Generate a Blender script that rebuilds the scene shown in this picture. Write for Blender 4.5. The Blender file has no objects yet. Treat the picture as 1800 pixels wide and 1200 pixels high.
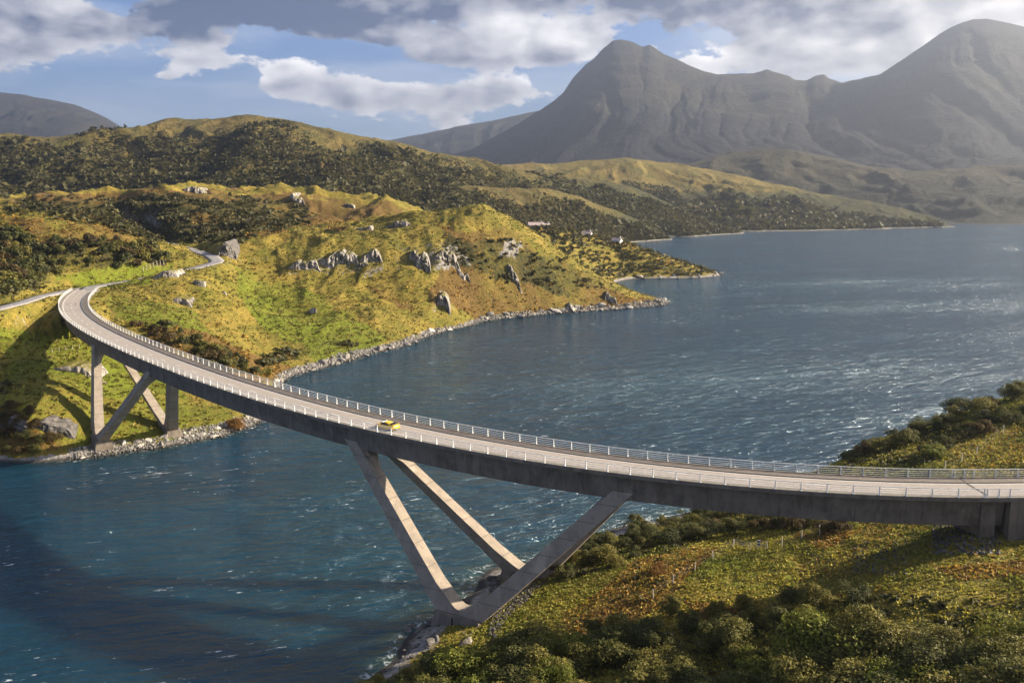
import bpy, math, random
import numpy as np
from mathutils import Vector

random.seed(7)
rng = np.random.default_rng(7)
SC = bpy.context.scene
COL = SC.collection
R = math.radians

# ------------------------------------------------------------------ camera
CAM_H, FPX, PITCH = 64.0, 1650.0, R(9.13)
cam = bpy.data.objects.new('camera', bpy.data.cameras.new('camera'))
COL.objects.link(cam)
cam.location = (0, 0, CAM_H)
cam.rotation_euler = (R(90) - PITCH, 0, 0)
cam.data.sensor_width = 36
cam.data.lens = 33.0
cam.data.clip_start = 1.0
cam.data.clip_end = 40000
SC.camera = cam

# ------------------------------------------------------------------ light
SUN_AZ, SUN_EL = R(81), R(25)          # azimuth clockwise from the view direction (+Y)
sund = bpy.data.lights.new('sun', 'SUN')
sund.energy = 5.0
sund.angle = R(0.6)
sund.color = (1.0, 0.87, 0.68)
sun = bpy.data.objects.new('sun', sund)
COL.objects.link(sun)
SUN_DIR = Vector((math.sin(SUN_AZ) * math.cos(SUN_EL), math.cos(SUN_AZ) * math.cos(SUN_EL), math.sin(SUN_EL)))
sun.rotation_euler = (-SUN_DIR).to_track_quat('-Z', 'Y').to_euler()

SC.render.engine = 'CYCLES'
SC.view_settings.view_transform = 'Standard'
SC.view_settings.look = 'None'
SC.view_settings.gamma = 1.0
SC.view_settings.use_curve_mapping = False
SC.view_settings.exposure = 1.7
SC.cycles.use_denoising = True
SC.cycles.max_bounces = 6
SC.cycles.diffuse_bounces = 2
SC.cycles.glossy_bounces = 2
SC.cycles.transparent_max_bounces = 8
SC.cycles.volume_bounces = 0
SC.cycles.sample_clamp_indirect = 4.0


class NT:
    """small helper round a node tree"""
    def __init__(self, tree):
        self.t = tree
        self.n = tree.nodes
        self.n.clear()

    def node(self, kind, **kw):
        nd = self.n.new(kind)
        for k, v in kw.items():
            setattr(nd, k, v)
        return nd

    def put(self, sock, v):
        if hasattr(v, 'is_output'):
            self.t.links.new(v, sock)
        elif isinstance(v, (tuple, list)) and sock.type == 'RGBA' and len(v) == 3:
            sock.default_value = (*v, 1)
        else:
            sock.default_value = v

    def math(self, op, a, b=0.0, c=0.0, clamp=False):
        nd = self.node('ShaderNodeMath', operation=op, use_clamp=clamp)
        for s, v in zip(nd.inputs, (a, b, c)):
            self.put(s, v)
        return nd.outputs[0]

    def add(self, a, b): return self.math('ADD', a, b)
    def sub(self, a, b): return self.math('SUBTRACT', a, b)
    def mul(self, a, b): return self.math('MULTIPLY', a, b)

    def ramp(self, v, lo, hi, a=0.0, b=1.0, smooth=True):
        nd = self.node('ShaderNodeMapRange', interpolation_type='SMOOTHSTEP' if smooth else 'LINEAR', clamp=True)
        for s, x in zip(nd.inputs, (v, lo, hi, a, b)):
            self.put(s, x)
        return nd.outputs[0]

    def mix(self, f, a, b, mode='MIX'):
        nd = self.node('ShaderNodeMix', data_type='RGBA', blend_type=mode, clamp_factor=True)
        self.put(nd.inputs[0], f)
        self.put(nd.inputs[6], a)
        self.put(nd.inputs[7], b)
        return nd.outputs[2]

    def noise(self, vec, scale, detail=3.0, rough=0.55, dist=0.0, out=0):
        nd = self.node('ShaderNodeTexNoise')
        if vec is not None:
            self.put(nd.inputs['Vector'], vec)
        nd.inputs['Scale'].default_value = scale
        nd.inputs['Detail'].default_value = detail
        nd.inputs['Roughness'].default_value = rough
        nd.inputs['Distortion'].default_value = dist
        return nd.outputs[out]

    def mapping(self, vec, scale=(1, 1, 1), rot=(0, 0, 0), loc=(0, 0, 0)):
        nd = self.node('ShaderNodeMapping')
        self.put(nd.inputs['Vector'], vec)
        nd.inputs['Scale'].default_value = scale
        nd.inputs['Rotation'].default_value = rot
        nd.inputs['Location'].default_value = loc
        return nd.outputs[0]

    def xyz(self, x, y, z):
        nd = self.node('ShaderNodeCombineXYZ')
        for s, v in zip(nd.inputs, (x, y, z)):
            self.put(s, v)
        return nd.outputs[0]

    def sep(self, v):
        nd = self.node('ShaderNodeSeparateXYZ')
        self.put(nd.inputs[0], v)
        return nd.outputs

    def pos(self):
        return self.node('ShaderNodeNewGeometry').outputs['Position']

    def attr(self, name):
        return self.node('ShaderNodeAttribute', attribute_name=name)

    def bump(self, h, strength=0.5, dist=1.0, normal=None):
        nd = self.node('ShaderNodeBump')
        nd.inputs['Strength'].default_value = strength
        nd.inputs['Distance'].default_value = dist
        self.put(nd.inputs['Height'], h)
        if normal is not None:
            self.put(nd.inputs['Normal'], normal)
        return nd.outputs[0]

    def bsdf(self, color, rough=0.8, spec=0.3, normal=None, **kw):
        b = self.node('ShaderNodeBsdfPrincipled')
        self.put(b.inputs['Base Color'], color)
        self.put(b.inputs['Roughness'], rough)
        self.put(b.inputs['Specular IOR Level'], spec)
        if normal is not None:
            self.put(b.inputs['Normal'], normal)
        for k, v in kw.items():
            self.put(b.inputs[k], v)
        return b.outputs[0]

    def out(self, sh, target='ShaderNodeOutputMaterial', sock='Surface'):
        o = self.node(target)
        self.t.links.new(sh, o.inputs[sock])


def ray(px, py):
    x = (px - 900) / FPX
    y = (600 - py) / FPX
    return np.array([x, math.cos(PITCH) + math.sin(PITCH) * y, -math.sin(PITCH) + math.cos(PITCH) * y])


def at_z(px, py, z):
    d = ray(px, py)
    return np.array([0, 0, CAM_H]) + (z - CAM_H) / d[2] * d


def at_y(px, py, Y):
    d = ray(px, py)
    return np.array([0, 0, CAM_H]) + Y / d[1] * d


def to_px(X, Y, Z):
    z = Z - CAM_H
    f = Y * math.cos(PITCH) - z * math.sin(PITCH)
    u = Y * math.sin(PITCH) + z * math.cos(PITCH)
    return 900 + FPX * X / f, 600 - FPX * u / f


# ------------------------------------------------------------------ world: Nishita sky with clouds
world = bpy.data.worlds.new('World')
SC.world = world
world.use_nodes = True
W = NT(world.node_tree)
sky = W.node('ShaderNodeTexSky', sky_type='NISHITA')
sky.sun_disc = False
sky.sun_elevation = SUN_EL
sky.sun_rotation = SUN_AZ
sky.altitude = 100
sky.air_density = 1.0
sky.dust_density = 0.6
sky.ozone_density = 1.6
dirv = W.node('ShaderNodeTexCoord').outputs['Generated']
dx, dy, dz = W.sep(dirv)
az = W.math('ARCTAN2', dx, dy)
el = W.math('ARCSINE', dz)


def cloud_field(shift_az, shift_el):
    a = W.add(az, shift_az)
    e = W.add(el, shift_el)
    v = W.xyz(W.mul(a, 1.0), W.mul(e, 1.7), 0.37)
    big = W.noise(v, 17.0, 7.0, 0.58, 0.2)
    soft = W.noise(v, 15.0, 2.2, 0.5, 0.0)
    return a, e, big, soft


# cumulus seen in the photograph: azimuth, elevation, half width, half height, weight
def pxdir(px, py):
    d = ray(px, py)
    return math.atan2(d[0], d[1]), math.asin(d[2] / np.linalg.norm(d))


DARK0, DARK1, BRI0, BRI1 = (0.50, 0.74, 1.42), (1.8, 1.9, 2.3), (10.2, 9.8, 9.5), (10.2, 9.6, 8.9)
WIS0, WIS1, SKYT = (3.7, 4.4, 5.7), (6.6, 6.4, 6.2), (0.46, 0.60, 0.92)
# centre, half width, half height, weight, tone (0 bright cumulus, 1 dark slate)
CLOUDS = [(30, 24, 120, 40, 1.0, .55), (135, 42, 60, 20, .8, .75), (55, 72, 60, 16, .8, .1), (-60, 85, 100, 30, .8, .3), (320, 25, 62, 16, .9, .95), (345, 60, 55, 15, .8, .95),
          (520, -4, 190, 44, 1.4, 1.0), (690, 14, 110, 34, .9, .75), (640, 60, 90, 14, .6, .15), (350, 96, 90, 19, .75, .1), (300, 130, 30, 12, .5, .1), (502, 136, 34, 24, 1.1, -.1), (575, 160, 90, 30, 1.0, .30),
          (670, 166, 60, 20, .8, .2), (800, 172, 95, 24, .85, .40), (900, 160, 80, 22, .7, .2), (770, 98, 50, 18, .9, .65), (835, 80, 55, 28, 1.1, .25), (895, 72, 36, 26, 1.1, -.1), (965, 78, 80, 32, 1.3, .25), (990, 70, 46, 24, .7, -.2),
          (910, -8, 120, 18, 1.0, .8), (1300, -6, 260, 30, 1.2, .85), (1480, 24, 230, 42, 1.1, .60), (1270, 112, 130, 26, .7, -.1), (1570, 104, 150, 30, .8, .1), (1420, 95, 70, 26, .6, .5), (760, 218, 130, 18, .5, .1),
          (1740, 0, 220, 30, .8, -.1), (2050, 60, 260, 90, 1.2, .4), (-300, 60, 160, 60, 1.0, .5)]


def blobs(a, e):
    tot, vert, tone = None, None, None
    for (px, py, rx, ry, wgt, tn) in CLOUDS:
        a0, e0 = pxdir(px, py)
        qa = W.mul(W.sub(a, a0), FPX / rx * 0.97)
        qe = W.mul(W.sub(e, e0), FPX / ry * 0.97)
        g = W.mul(W.math('EXPONENT', W.mul(W.add(W.mul(qa, qa), W.mul(qe, qe)), -0.9)), wgt)
        tot = g if tot is None else W.add(tot, g)
        vv = W.mul(g, W.add(W.mul(qe, 0.85), W.mul(qa, 0.35)))
        vert = vv if vert is None else W.add(vert, vv)
        tv = W.mul(g, tn)
        tone = tv if tone is None else W.add(tone, tv)
    return tot, vert, tone


a, e, big, soft = cloud_field(0.0, 0.0)
tot, vert, tone = blobs(a, e)
_, _, big2, soft2 = cloud_field(0.014, 0.014)
general = W.mul(W.ramp(el, 0.20, 0.5), W.ramp(big, 0.46, 0.66))
fine = W.noise(W.xyz(a, W.mul(e, 1.4), 1.7), 48.0, 4.0, 0.62)
dens = W.add(W.add(W.mul(W.sub(big, 0.5), 1.9), W.mul(W.sub(fine, 0.5), 0.8)), W.add(tot, W.mul(general, 0.7)))
mask = W.ramp(dens, 0.40, 0.62)
wn = W.noise(W.xyz(W.mul(az, 0.8), W.mul(el, 4.0), 2.0), 6.0, 7.0, 0.62, 0.5)
glow = W.ramp(W.math('ABSOLUTE', W.sub(az, SUN_AZ)), 1.42, 0.72)       # towards the sun clouds are brighter and warmer
low = W.ramp(el, 0.14, 0.02)
wisp = W.mul(W.ramp(el, 0.45, 0.20, 0.35, 1.0), W.math('MINIMUM', W.add(W.mul(W.ramp(wn, 0.36, 0.66), 0.66), W.add(W.mul(low, 0.34), W.mul(glow, 0.6))), 0.92))
lit = W.add(W.mul(W.sub(soft, soft2), 1.1), W.mul(W.sub(big, big2), 1.0))
top = W.math('DIVIDE', vert, W.add(tot, 0.15))
thick = W.ramp(dens, 0.55, 1.35)
tn_ = W.math('DIVIDE', W.add(tone, 0.03), W.add(tot, 0.08))
edge = W.ramp(dens, 1.15, 0.45)
shade = W.sub(W.add(W.add(0.62, lit), W.add(W.mul(top, 0.30), W.mul(edge, 0.22))), W.mul(tn_, 0.72))
shade = W.math('MAXIMUM', W.math('MINIMUM', shade, 1.0), 0.0)
dark = W.mix(glow, DARK0, DARK1)
bright = W.mix(glow, BRI0, BRI1)
ccol = W.mix(shade, dark, bright)
tint = W.node('ShaderNodeMix', data_type='RGBA', blend_type='MULTIPLY')
tint.inputs[0].default_value = 1.0
W.put(tint.inputs[6], sky.outputs[0])
tint.inputs[7].default_value = (*SKYT, 1)
base = W.mix(wisp, tint.outputs[2], W.mix(glow, WIS0, WIS1))
skycol = W.mix(W.mul(mask, 0.96), base, ccol)
bg = W.node('ShaderNodeBackground')
W.put(bg.inputs['Color'], skycol)
bg.inputs['Strength'].default_value = 0.05
W.out(bg.outputs[0], 'ShaderNodeOutputWorld')


# ------------------------------------------------------------------ mesh helpers
def tag(o, label=None, cat=None, group=None, kind=None):
    if label: o['label'] = label
    if cat: o['category'] = cat
    if group: o['group'] = group
    if kind: o['kind'] = kind
    return o


def np_mesh(name, verts, quads, mat=None, smooth=False, colors=None):
    """mesh from numpy arrays; quads may be (n,4) or (n,3)"""
    me = bpy.data.meshes.new(name)
    verts = np.asarray(verts, np.float32)
    quads = np.asarray(quads, np.int32)
    k = quads.shape[1]
    me.vertices.add(len(verts))
    me.vertices.foreach_set('co', verts.ravel())
    me.loops.add(quads.size)
    me.loops.foreach_set('vertex_index', quads.ravel())
    me.polygons.add(len(quads))
    me.polygons.foreach_set('loop_start', np.arange(0, quads.size, k, dtype=np.int32))
    me.polygons.foreach_set('loop_total', np.full(len(quads), k, np.int32))
    me.update(calc_edges=True)
    me.polygons.foreach_set('use_smooth', np.full(len(quads), smooth, bool))
    for cn, arr in (colors or {}).items():
        at = me.color_attributes.new(cn, 'FLOAT_COLOR', 'POINT')
        at.data.foreach_set('color', np.asarray(arr, np.float32).ravel())
    if mat: me.materials.append(mat)
    return me


def link(name, me, parent=None):
    o = bpy.data.objects.new(name, me)
    COL.objects.link(o)
    if parent: o.parent = parent
    return o


def empty(name, loc=(0, 0, 0), rz=0.0, parent=None):
    o = bpy.data.objects.new(name, None)
    o.empty_display_size = 0.5
    COL.objects.link(o)
    o.location = loc
    o.rotation_euler = (0, 0, rz)
    if parent: o.parent = parent
    return o


class MB:
    """collects polygons for one mesh"""
    def __init__(self):
        self.v, self.f = [], []

    def poly(self, pts):
        i = len(self.v)
        self.v += [tuple(p) for p in pts]
        self.f.append(tuple(range(i, i + len(pts))))

    def hexa(self, b, t):
        """b, t: four points each (bottom and top ring, same order)"""
        i = len(self.v)
        self.v += [tuple(p) for p in b] + [tuple(p) for p in t]
        self.f += [(i + 3, i + 2, i + 1, i), (i + 4, i + 5, i + 6, i + 7)]
        for k in range(4):
            j = (k + 1) % 4
            self.f.append((i + k, i + j, i + 4 + j, i + 4 + k))

    def box(self, c, s, ax=None):
        c = np.array(c, float)
        X, Yv, Z = ax if ax is not None else np.eye(3)
        X, Yv, Z = (np.array(X) * s[0] / 2, np.array(Yv) * s[1] / 2, np.array(Z) * s[2] / 2)
        self.hexa([c - X - Yv - Z, c + X - Yv - Z, c + X + Yv - Z, c - X + Yv - Z],
                  [c - X - Yv + Z, c + X - Yv + Z, c + X + Yv + Z, c - X + Yv + Z])

    def loft(self, rings, cap=True, closed=True):
        i = len(self.v)
        n = len(rings[0])
        for r in rings:
            self.v += [tuple(p) for p in r]
        for k in range(len(rings) - 1):
            for j in range(n if closed else n - 1):
                j2 = (j + 1) % n
                self.f.append((i + k * n + j, i + k * n + j2, i + (k + 1) * n + j2, i + (k + 1) * n + j))
        if cap and closed:
            self.f.append(tuple(i + j for j in reversed(range(n))))
            self.f.append(tuple(i + (len(rings) - 1) * n + j for j in range(n)))

    def bar(self, p, q, r, n=5):
        p, q = np.array(p, float), np.array(q, float)
        d = q - p
        d /= np.linalg.norm(d)
        a_ = np.cross(d, [0, 0, 1] if abs(d[2]) < .9 else [1, 0, 0])
        a_ /= np.linalg.norm(a_)
        b_ = np.cross(d, a_)
        rr = (r, r) if not isinstance(r, tuple) else r
        self.loft([[c + rad * (math.cos(2 * math.pi * k / n) * a_ + math.sin(2 * math.pi * k / n) * b_) for k in range(n)]
                   for c, rad in ((p, rr[0]), (q, rr[1]))])

    def mesh(self, name, mat=None, smooth=False, bevel=0):
        me = bpy.data.meshes.new(name)
        me.from_pydata([tuple(map(float, p)) for p in self.v], [], self.f)
        me.update()
        import bmesh
        bm = bmesh.new()
        bm.from_mesh(me)
        bmesh.ops.remove_doubles(bm, verts=bm.verts, dist=1e-4)
        bmesh.ops.recalc_face_normals(bm, faces=bm.faces)
        bm.to_mesh(me)
        bm.free()
        if smooth:
            me.polygons.foreach_set('use_smooth', np.ones(len(me.polygons), bool))
        if mat: me.materials.append(mat)
        return me

    def build(self, name, mat=None, parent=None, smooth=False):
        return link(name, self.mesh(name, mat, smooth), parent)


# ------------------------------------------------------------------ numpy noise
def _hash(ix, iy, seed):
    h = (ix * 374761393 + iy * 668265263 + seed * 1442695041) & 0xFFFFFFFF
    h = ((h ^ (h >> 13)) * 1274126177) & 0xFFFFFFFF
    return ((h ^ (h >> 16)) & 0xFFFF) / 65535.0


def vnoise(x, y, seed=0):
    x0 = np.floor(x)
    y0 = np.floor(y)
    fx, fy = x - x0, y - y0
    fx = fx * fx * fx * (fx * (fx * 6 - 15) + 10)
    fy = fy * fy * fy * (fy * (fy * 6 - 15) + 10)
    ix, iy = x0.astype(np.int64), y0.astype(np.int64)
    a_ = _hash(ix, iy, seed)
    b_ = _hash(ix + 1, iy, seed)
    c_ = _hash(ix, iy + 1, seed)
    d_ = _hash(ix + 1, iy + 1, seed)
    return (a_ + (b_ - a_) * fx) * (1 - fy) + (c_ + (d_ - c_) * fx) * fy     # 0..1


def fbm(x, y, seed=0, octaves=5, gain=0.5):
    s, amp, tot = 0, 1.0, 0
    for k in range(octaves):
        c, sn = math.cos(0.6 * k), math.sin(0.6 * k)
        s = s + amp * (vnoise((x * c - y * sn) * 2 ** k, (x * sn + y * c) * 2 ** k, seed + k * 17) - .5)
        tot += amp
        amp *= gain
    return s / tot * 2                                              # about -1..1


def ridged(x, y, seed=0, octaves=5, gain=0.5):
    s, amp, tot = 0, 1.0, 0
    for k in range(octaves):
        c, sn = math.cos(0.7 * k), math.sin(0.7 * k)
        n = 1 - np.abs(2 * vnoise((x * c - y * sn) * 2 ** k, (x * sn + y * c) * 2 ** k, seed + k * 31) - 1)
        s = s + amp * n * n
        tot += amp
        amp *= gain
    return s / tot * 2 - 1


def sstep(x, lo, hi):
    t = np.clip((x - lo) / (hi - lo), 0, 1)
    return t * t * (3 - 2 * t)


def in_poly(px, py, poly, soft=0):
    px, py = np.asarray(px, float), np.asarray(py, float)
    inside = np.zeros(px.shape, bool)
    n = len(poly)
    for k in range(n):
        x1, y1 = poly[k]
        x2, y2 = poly[(k + 1) % n]
        if y1 == y2: continue
        c = ((y1 > py) != (y2 > py)) & (px < (x2 - x1) * (py - y1) / (y2 - y1) + x1)
        inside ^= c
    return inside


# ------------------------------------------------------------------ bridge alignment
DECK_Z = 26.0
NEAR_EDGE = [(1800, 877), (1700, 876), (1600, 873), (1500, 868.5), (1400, 862.5), (1300, 855), (1190, 846), (1010, 822), (955, 816), (880, 804),
             (770, 784), (674, 762), (560, 734), (480, 712), (380, 681), (280, 645), (241, 630), (192, 607), (147, 585), (122, 567), (104, 540),
             (106, 529), (117, 516), (134, 508)]
ne = np.array([at_z(x, y, DECK_Z)[:2] for x, y in NEAR_EDGE])
chord = np.r_[0, np.cumsum(np.linalg.norm(np.diff(ne, axis=0), axis=1))]
LEN = chord[-1]
tt = chord / LEN
cx = np.polyfit(tt, ne[:, 0], 6)
cy = np.polyfit(tt, ne[:, 1], 6)
WID = 9.3


def _edge(t):
    if t < 0:                                       # straight beyond the picture's right edge
        p = np.array([np.polyval(cx, 0), np.polyval(cy, 0)])
        d = np.array([np.polyval(np.polyder(cx), 0), np.polyval(np.polyder(cy), 0)])
        return p + d * t, d
    return (np.array([np.polyval(cx, t), np.polyval(cy, t)]),
            np.array([np.polyval(np.polyder(cx), t), np.polyval(np.polyder(cy), t)]))


_ts = np.linspace(-0.18, 1.0, 1600)
_pp, _tan = [], []
for t in _ts:
    p, d = _edge(t)
    d = d / np.linalg.norm(d)
    nrm = np.array([d[1], -d[0]])                   # towards the inside of the curve (away from the camera)
    _pp.append(p + nrm * WID / 2)
    _tan.append(d)
_pp, _tan = np.array(_pp), np.array(_tan)
_s = np.r_[0, np.cumsum(np.linalg.norm(np.diff(_pp, axis=0), axis=1))]
S0 = np.interp(0, _ts, _s)
_s -= S0                                            # s = 0 at the picture's right edge, growing to the left
S_MIN, S_MAX = _s[0], _s[-1]


def frame(s):
    p = np.array([np.interp(s, _s, _pp[:, 0]), np.interp(s, _s, _pp[:, 1])])
    d = np.array([np.interp(s, _s, _tan[:, 0]), np.interp(s, _s, _tan[:, 1])])
    d /= np.linalg.norm(d)
    return p, d, np.array([d[1], -d[0]])


def deck_pt(s, off, z):
    """off > 0 towards the inside (far) edge; the deck is banked 4 percent that way"""
    p, d, n = frame(s)
    q = p + n * off
    return np.array([q[0], q[1], DECK_Z - 0.035 * (off + WID / 2) + z])


# ------------------------------------------------------------------ terrain control points (pixel of the photograph and distance or height)
SHORE = [(0, 806), (60, 811), (130, 812), (190, 803), (250, 792), (320, 780), (390, 766), (440, 752), (470, 738),
         (482, 690), (500, 668), (570, 650), (640, 627), (700, 612), (740, 597), (790, 578), (840, 565), (900, 556), (950, 552), (1000, 549),
         (1060, 545), (1120, 540), (1160, 537), (1186, 534),
         (1115, 490), (1160, 490), (1210, 490), (1264, 487),
         (600, 1215), (660, 1180), (705, 1150), (722, 1112), (765, 1085), (830, 1040), (838, 1008), (900, 985), (960, 985), (1010, 957), (1100, 925), (1170, 910), (1242, 902)]
SEA = [(0, 850), (100, 850), (200, 850), (300, 830), (400, 810), (470, 780), (530, 730), (540, 690), (600, 670), (680, 645), (750, 630), (800, 606),
       (860, 590), (940, 576), (1040, 572), (1140, 560), (1200, 548), (1215, 530), (1190, 515), (1140, 520), (1110, 505), (1180, 505), (1260, 500), (1300, 488), (1285, 474), (1250, 462), (1200, 440),
       (0, 950), (200, 950), (400, 950), (600, 950), (600, 850), (700, 900), (800, 820), (900, 900), (1000, 880), (1150, 870), (1250, 850), (1100, 780),
       (200, 1100), (400, 1100), (560, 1080), (660, 1060), (500, 1190), (560, 1230), (720, 1040), (800, 980), (700, 1000), (900, 940), (600, 750), (750, 700), (900, 650),
       (1050, 620), (1200, 600), (1350, 560), (1350, 480), (1330, 640), (1350, 740), (1420, 790), (1400, 830), (1500, 500), (1500, 600), (1500, 700), (1600, 660), (1700, 600), (1650, 480),
       (1800, 500), (1800, 620), (1700, 680), (0, 1100), (-300, 900), (-300, 1100), (-300, 830), (2000, 560), (2000, 470), (2400, 470), (2300, 600), (1300, 440), (1420, 440), (1800, 440), (2200, 425), (1200, 432)]
ZP = [  # pixel, height
    (160, 785, 1.5), (285, 769, 2.0), (230, 770, 2.2), (380, 745, 2.5), (430, 733, 2.0),
    (0, 790, 2.5), (60, 795, 2.0), (110, 790, 1.8),
    (790, 1100, 1.6), (895, 1008, 1.6), (840, 1085, 1.6), (870, 1090, 3.0), (760, 1120, 1.2), (940, 1010, 2.2),
    (960, 1060, 4.0), (1000, 1030, 4.2), (1050, 990, 4.5), (1100, 1000, 6), (1100, 950, 3.2), (1200, 960, 7), (1200, 925, 3.4), (1300, 960, 9.5), (1300, 920, 5.6), (1400, 960, 12), (1400, 925, 10.5),
    (1440, 1010, 12.2), (1500, 1000, 15), (1520, 925, 13.0), (1560, 960, 16.2), (1640, 930, 17.2), (1650, 1000, 19.0), (1740, 932, 21.2), (1690, 930, 20.0), (1800, 940, 21.0), (1800, 985, 20.5), (1200, 1050, 8.5), (1100, 1060, 6.5), (1380, 1060, 11.5), (1440, 1060, 14), (1600, 1080, 18.5),
    (1800, 1080, 20), (1000, 1110, 5), (1200, 1130, 8.0), (1400, 1160, 11.5), (1600, 1180, 15), (880, 1140, 3.2), (800, 1200, 3.6), (720, 1200, 2.0), (1000, 1210, 6.5), (1200, 1220, 9), (1800, 1210, 19),
    (900, 1500, 7), (1200, 1500, 11), (1700, 1500, 20), (700, 1500, 2.5), (520, 1400, -3),
    (1500, 820, 16), (1650, 815, 19.3), (1790, 812, 22), (1560, 830, 17), (1900, 815, 25), (2100, 830, 29),
    (2300, 1000, 32), (2100, 930, 26), (2100, 1200, 25),
]
YP = [  # pixel, distance
    (1480, 818, 205), (1500, 800, 196), (1560, 768, 192), (1610, 752, 190), (1660, 742, 188), (1700, 718, 187), (1750, 700, 187), (1800, 686, 187), (1900, 660, 190), (2100, 640, 200), (2400, 620, 210),
    (1780, 760, 162), (1650, 775, 168), (1560, 795, 170),
    # left pier slope
    (220, 720, 246), (100, 660, 252), (30, 700, 234), (0, 740, 222), (60, 750, 222), (60, 610, 285), (130, 610, 285), (0, 640, 262), (160, 660, 268), (330, 730, 252), (330, 700, 272), (230, 660, 283),
    (20, 590, 292), (0, 570, 300), (100, 700, 238), (-200, 560, 320), (-300, 700, 250), (-300, 790, 222),
    # road bench at the left end
    (0, 543, 287), (60, 525, 322), (100, 508, 352), (120, 503, 366), (60, 512, 345), (150, 498, 380), (190, 500, 374), (240, 490, 396), (260, 468, 424), (330, 492, 384), (345, 480, 400), (370, 475, 405), (-200, 600, 262),
    # inside of the curve
    (200, 530, 346), (240, 545, 336), (300, 585, 310), (300, 545, 342), (350, 560, 345), (400, 640, 296), (440, 650, 302), (450, 580, 366), (400, 520, 402), (450, 520, 428), (520, 600, 362), (560, 620, 348),
    (450, 482, 452), (420, 470, 452), (520, 560, 400), (600, 560, 405), (640, 590, 382), (700, 580, 402), (600, 510, 440), (700, 530, 440),
    # cliffs and headland
    (500, 488, 455), (560, 486, 459), (640, 487, 462), (740, 480, 468), (500, 464, 462), (560, 448, 468), (640, 436, 472), (700, 432, 476), (760, 432, 480), (820, 440, 482),
    (680, 400, 500), (600, 412, 490), (520, 430, 480), (700, 371, 525), (760, 365, 525), (830, 361, 525), (870, 367, 525), (900, 384, 525), (930, 403, 525), (960, 425, 525), (1000, 449, 527), (1040, 477, 528), (1080, 499, 530), (1120, 515, 531), (1150, 525, 532),
    (820, 500, 478), (880, 440, 498), (880, 500, 484), (960, 487, 505), (1000, 514, 508), (1060, 520, 518), (760, 540, 440), (780, 525, 450), (840, 545, 466), (1000, 538, 500),
    (400, 428, 470), (400, 455, 455), (460, 410, 490), (560, 393, 520), (640, 380, 530),
    # valley road and left hill
    (385, 462, 432), (360, 448, 455), (330, 438, 480), (292, 427, 520), (300, 470, 420), (300, 448, 435),
    (0, 371, 450), (60, 378, 450), (130, 386, 450), (200, 397, 450), (250, 407, 450), (280, 425, 452), (100, 450, 385), (200, 440, 405), (240, 455, 405), (200, 470, 395), (0, 480, 345), (0, 430, 395), (0, 515, 315), (80, 490, 362), (140, 480, 380), (-300, 365, 450), (-300, 480, 350), (-300, 540, 300),
    # second ridge
    (0, 350, 640), (60, 345, 640), (130, 342, 640), (200, 336, 640), (280, 332, 640), (330, 330, 640), (400, 329, 640), (460, 331, 640), (520, 335, 640), (580, 340, 640), (640, 346, 640), (690, 356, 640), (730, 364, 640),
    (150, 365, 560), (300, 380, 560), (400, 385, 560), (300, 415, 530), (450, 385, 560), (560, 375, 580), (350, 410, 530), (-300, 345, 640),
    # second headland
    (900, 400, 700), (950, 399, 715), (1000, 401, 718), (1040, 409, 720), (1090, 421, 720), (1130, 433, 720), (1180, 455, 718), (1220, 470, 712), (1250, 482, 706), (1060, 450, 705), (1120, 470, 704), (1180, 478, 704),
]
WP = [(X, Y, z) for (X, Y, z) in [
    (-100, 600, 36), (-40, 600, 34), (0, 585, 25), (30, 575, 14), (60, 565, 4), (-140, 600, 45),
    (-400, 780, 42), (-250, 780, 42), (-100, 780, 36), (-350, 520, 40), (-250, 515, 36), (30, 800, 12), (90, 800, 3), (140, 780, -4),
    (-500, 860, 45), (-300, 860, 45), (-100, 860, 36), (0, 860, 20), (100, 880, -5), (250, 880, -5), (420, 900, -5),
    (-40, 620, 30), (20, 640, 22), (90, 640, -4), (60, 610, 0),
    (120, 240, -2), (90, 226, -3), (160, 240, 5), (60, 215, -5), (140, 300, -5), (45, 50, 18), (0, 50, 10), (-40, 50, 2), (-80, 60, -6), (60, 70, 22), (-80, 100, -6)]]

pts = []
for x, y in SHORE: pts.append(at_z(x, y, 0.0))
for x, y in SEA: pts.append(at_z(x, y, -4.0))
for x, y, z in ZP: pts.append(at_z(x, y, z))
for x, y, Y in YP: pts.append(at_y(x, y, Y))
pts = np.array(pts + [np.array(w, float) for w in WP])


def warp(X, Y):
    return X / Y * 1.15, np.log(Y)


_ca, _cb = warp(pts[:, 0], pts[:, 1])


def _k(r2): return np.sqrt(r2 + 0.018 ** 2)


_A = _k((_ca[:, None] - _ca) ** 2 + (_cb[:, None] - _cb) ** 2)
_n = len(pts)
_M = np.zeros((_n + 1, _n + 1))
_M[:_n, :_n] = _A - np.eye(_n) * 0.014
_M[:_n, _n] = _M[_n, :_n] = 1
_wt = np.linalg.solve(_M, np.r_[pts[:, 2], 0])


def rbf(X, Y):
    a_, b_ = warp(np.asarray(X, float), np.asarray(Y, float))
    sh = a_.shape
    a_, b_ = a_.ravel(), b_.ravel()
    out = np.empty(len(a_))
    for i in range(0, len(a_), 20000):
        r2 = (a_[i:i + 20000, None] - _ca) ** 2 + (b_[i:i + 20000, None] - _cb) ** 2
        out[i:i + 20000] = _k(r2) @ _wt[:_n] + _wt[_n]
    return out.reshape(sh)


# roads on the land: centre lines in 3-D
def _road(pix):
    return np.array([at_y(*p) if len(p) == 3 else p for p in pix])


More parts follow.
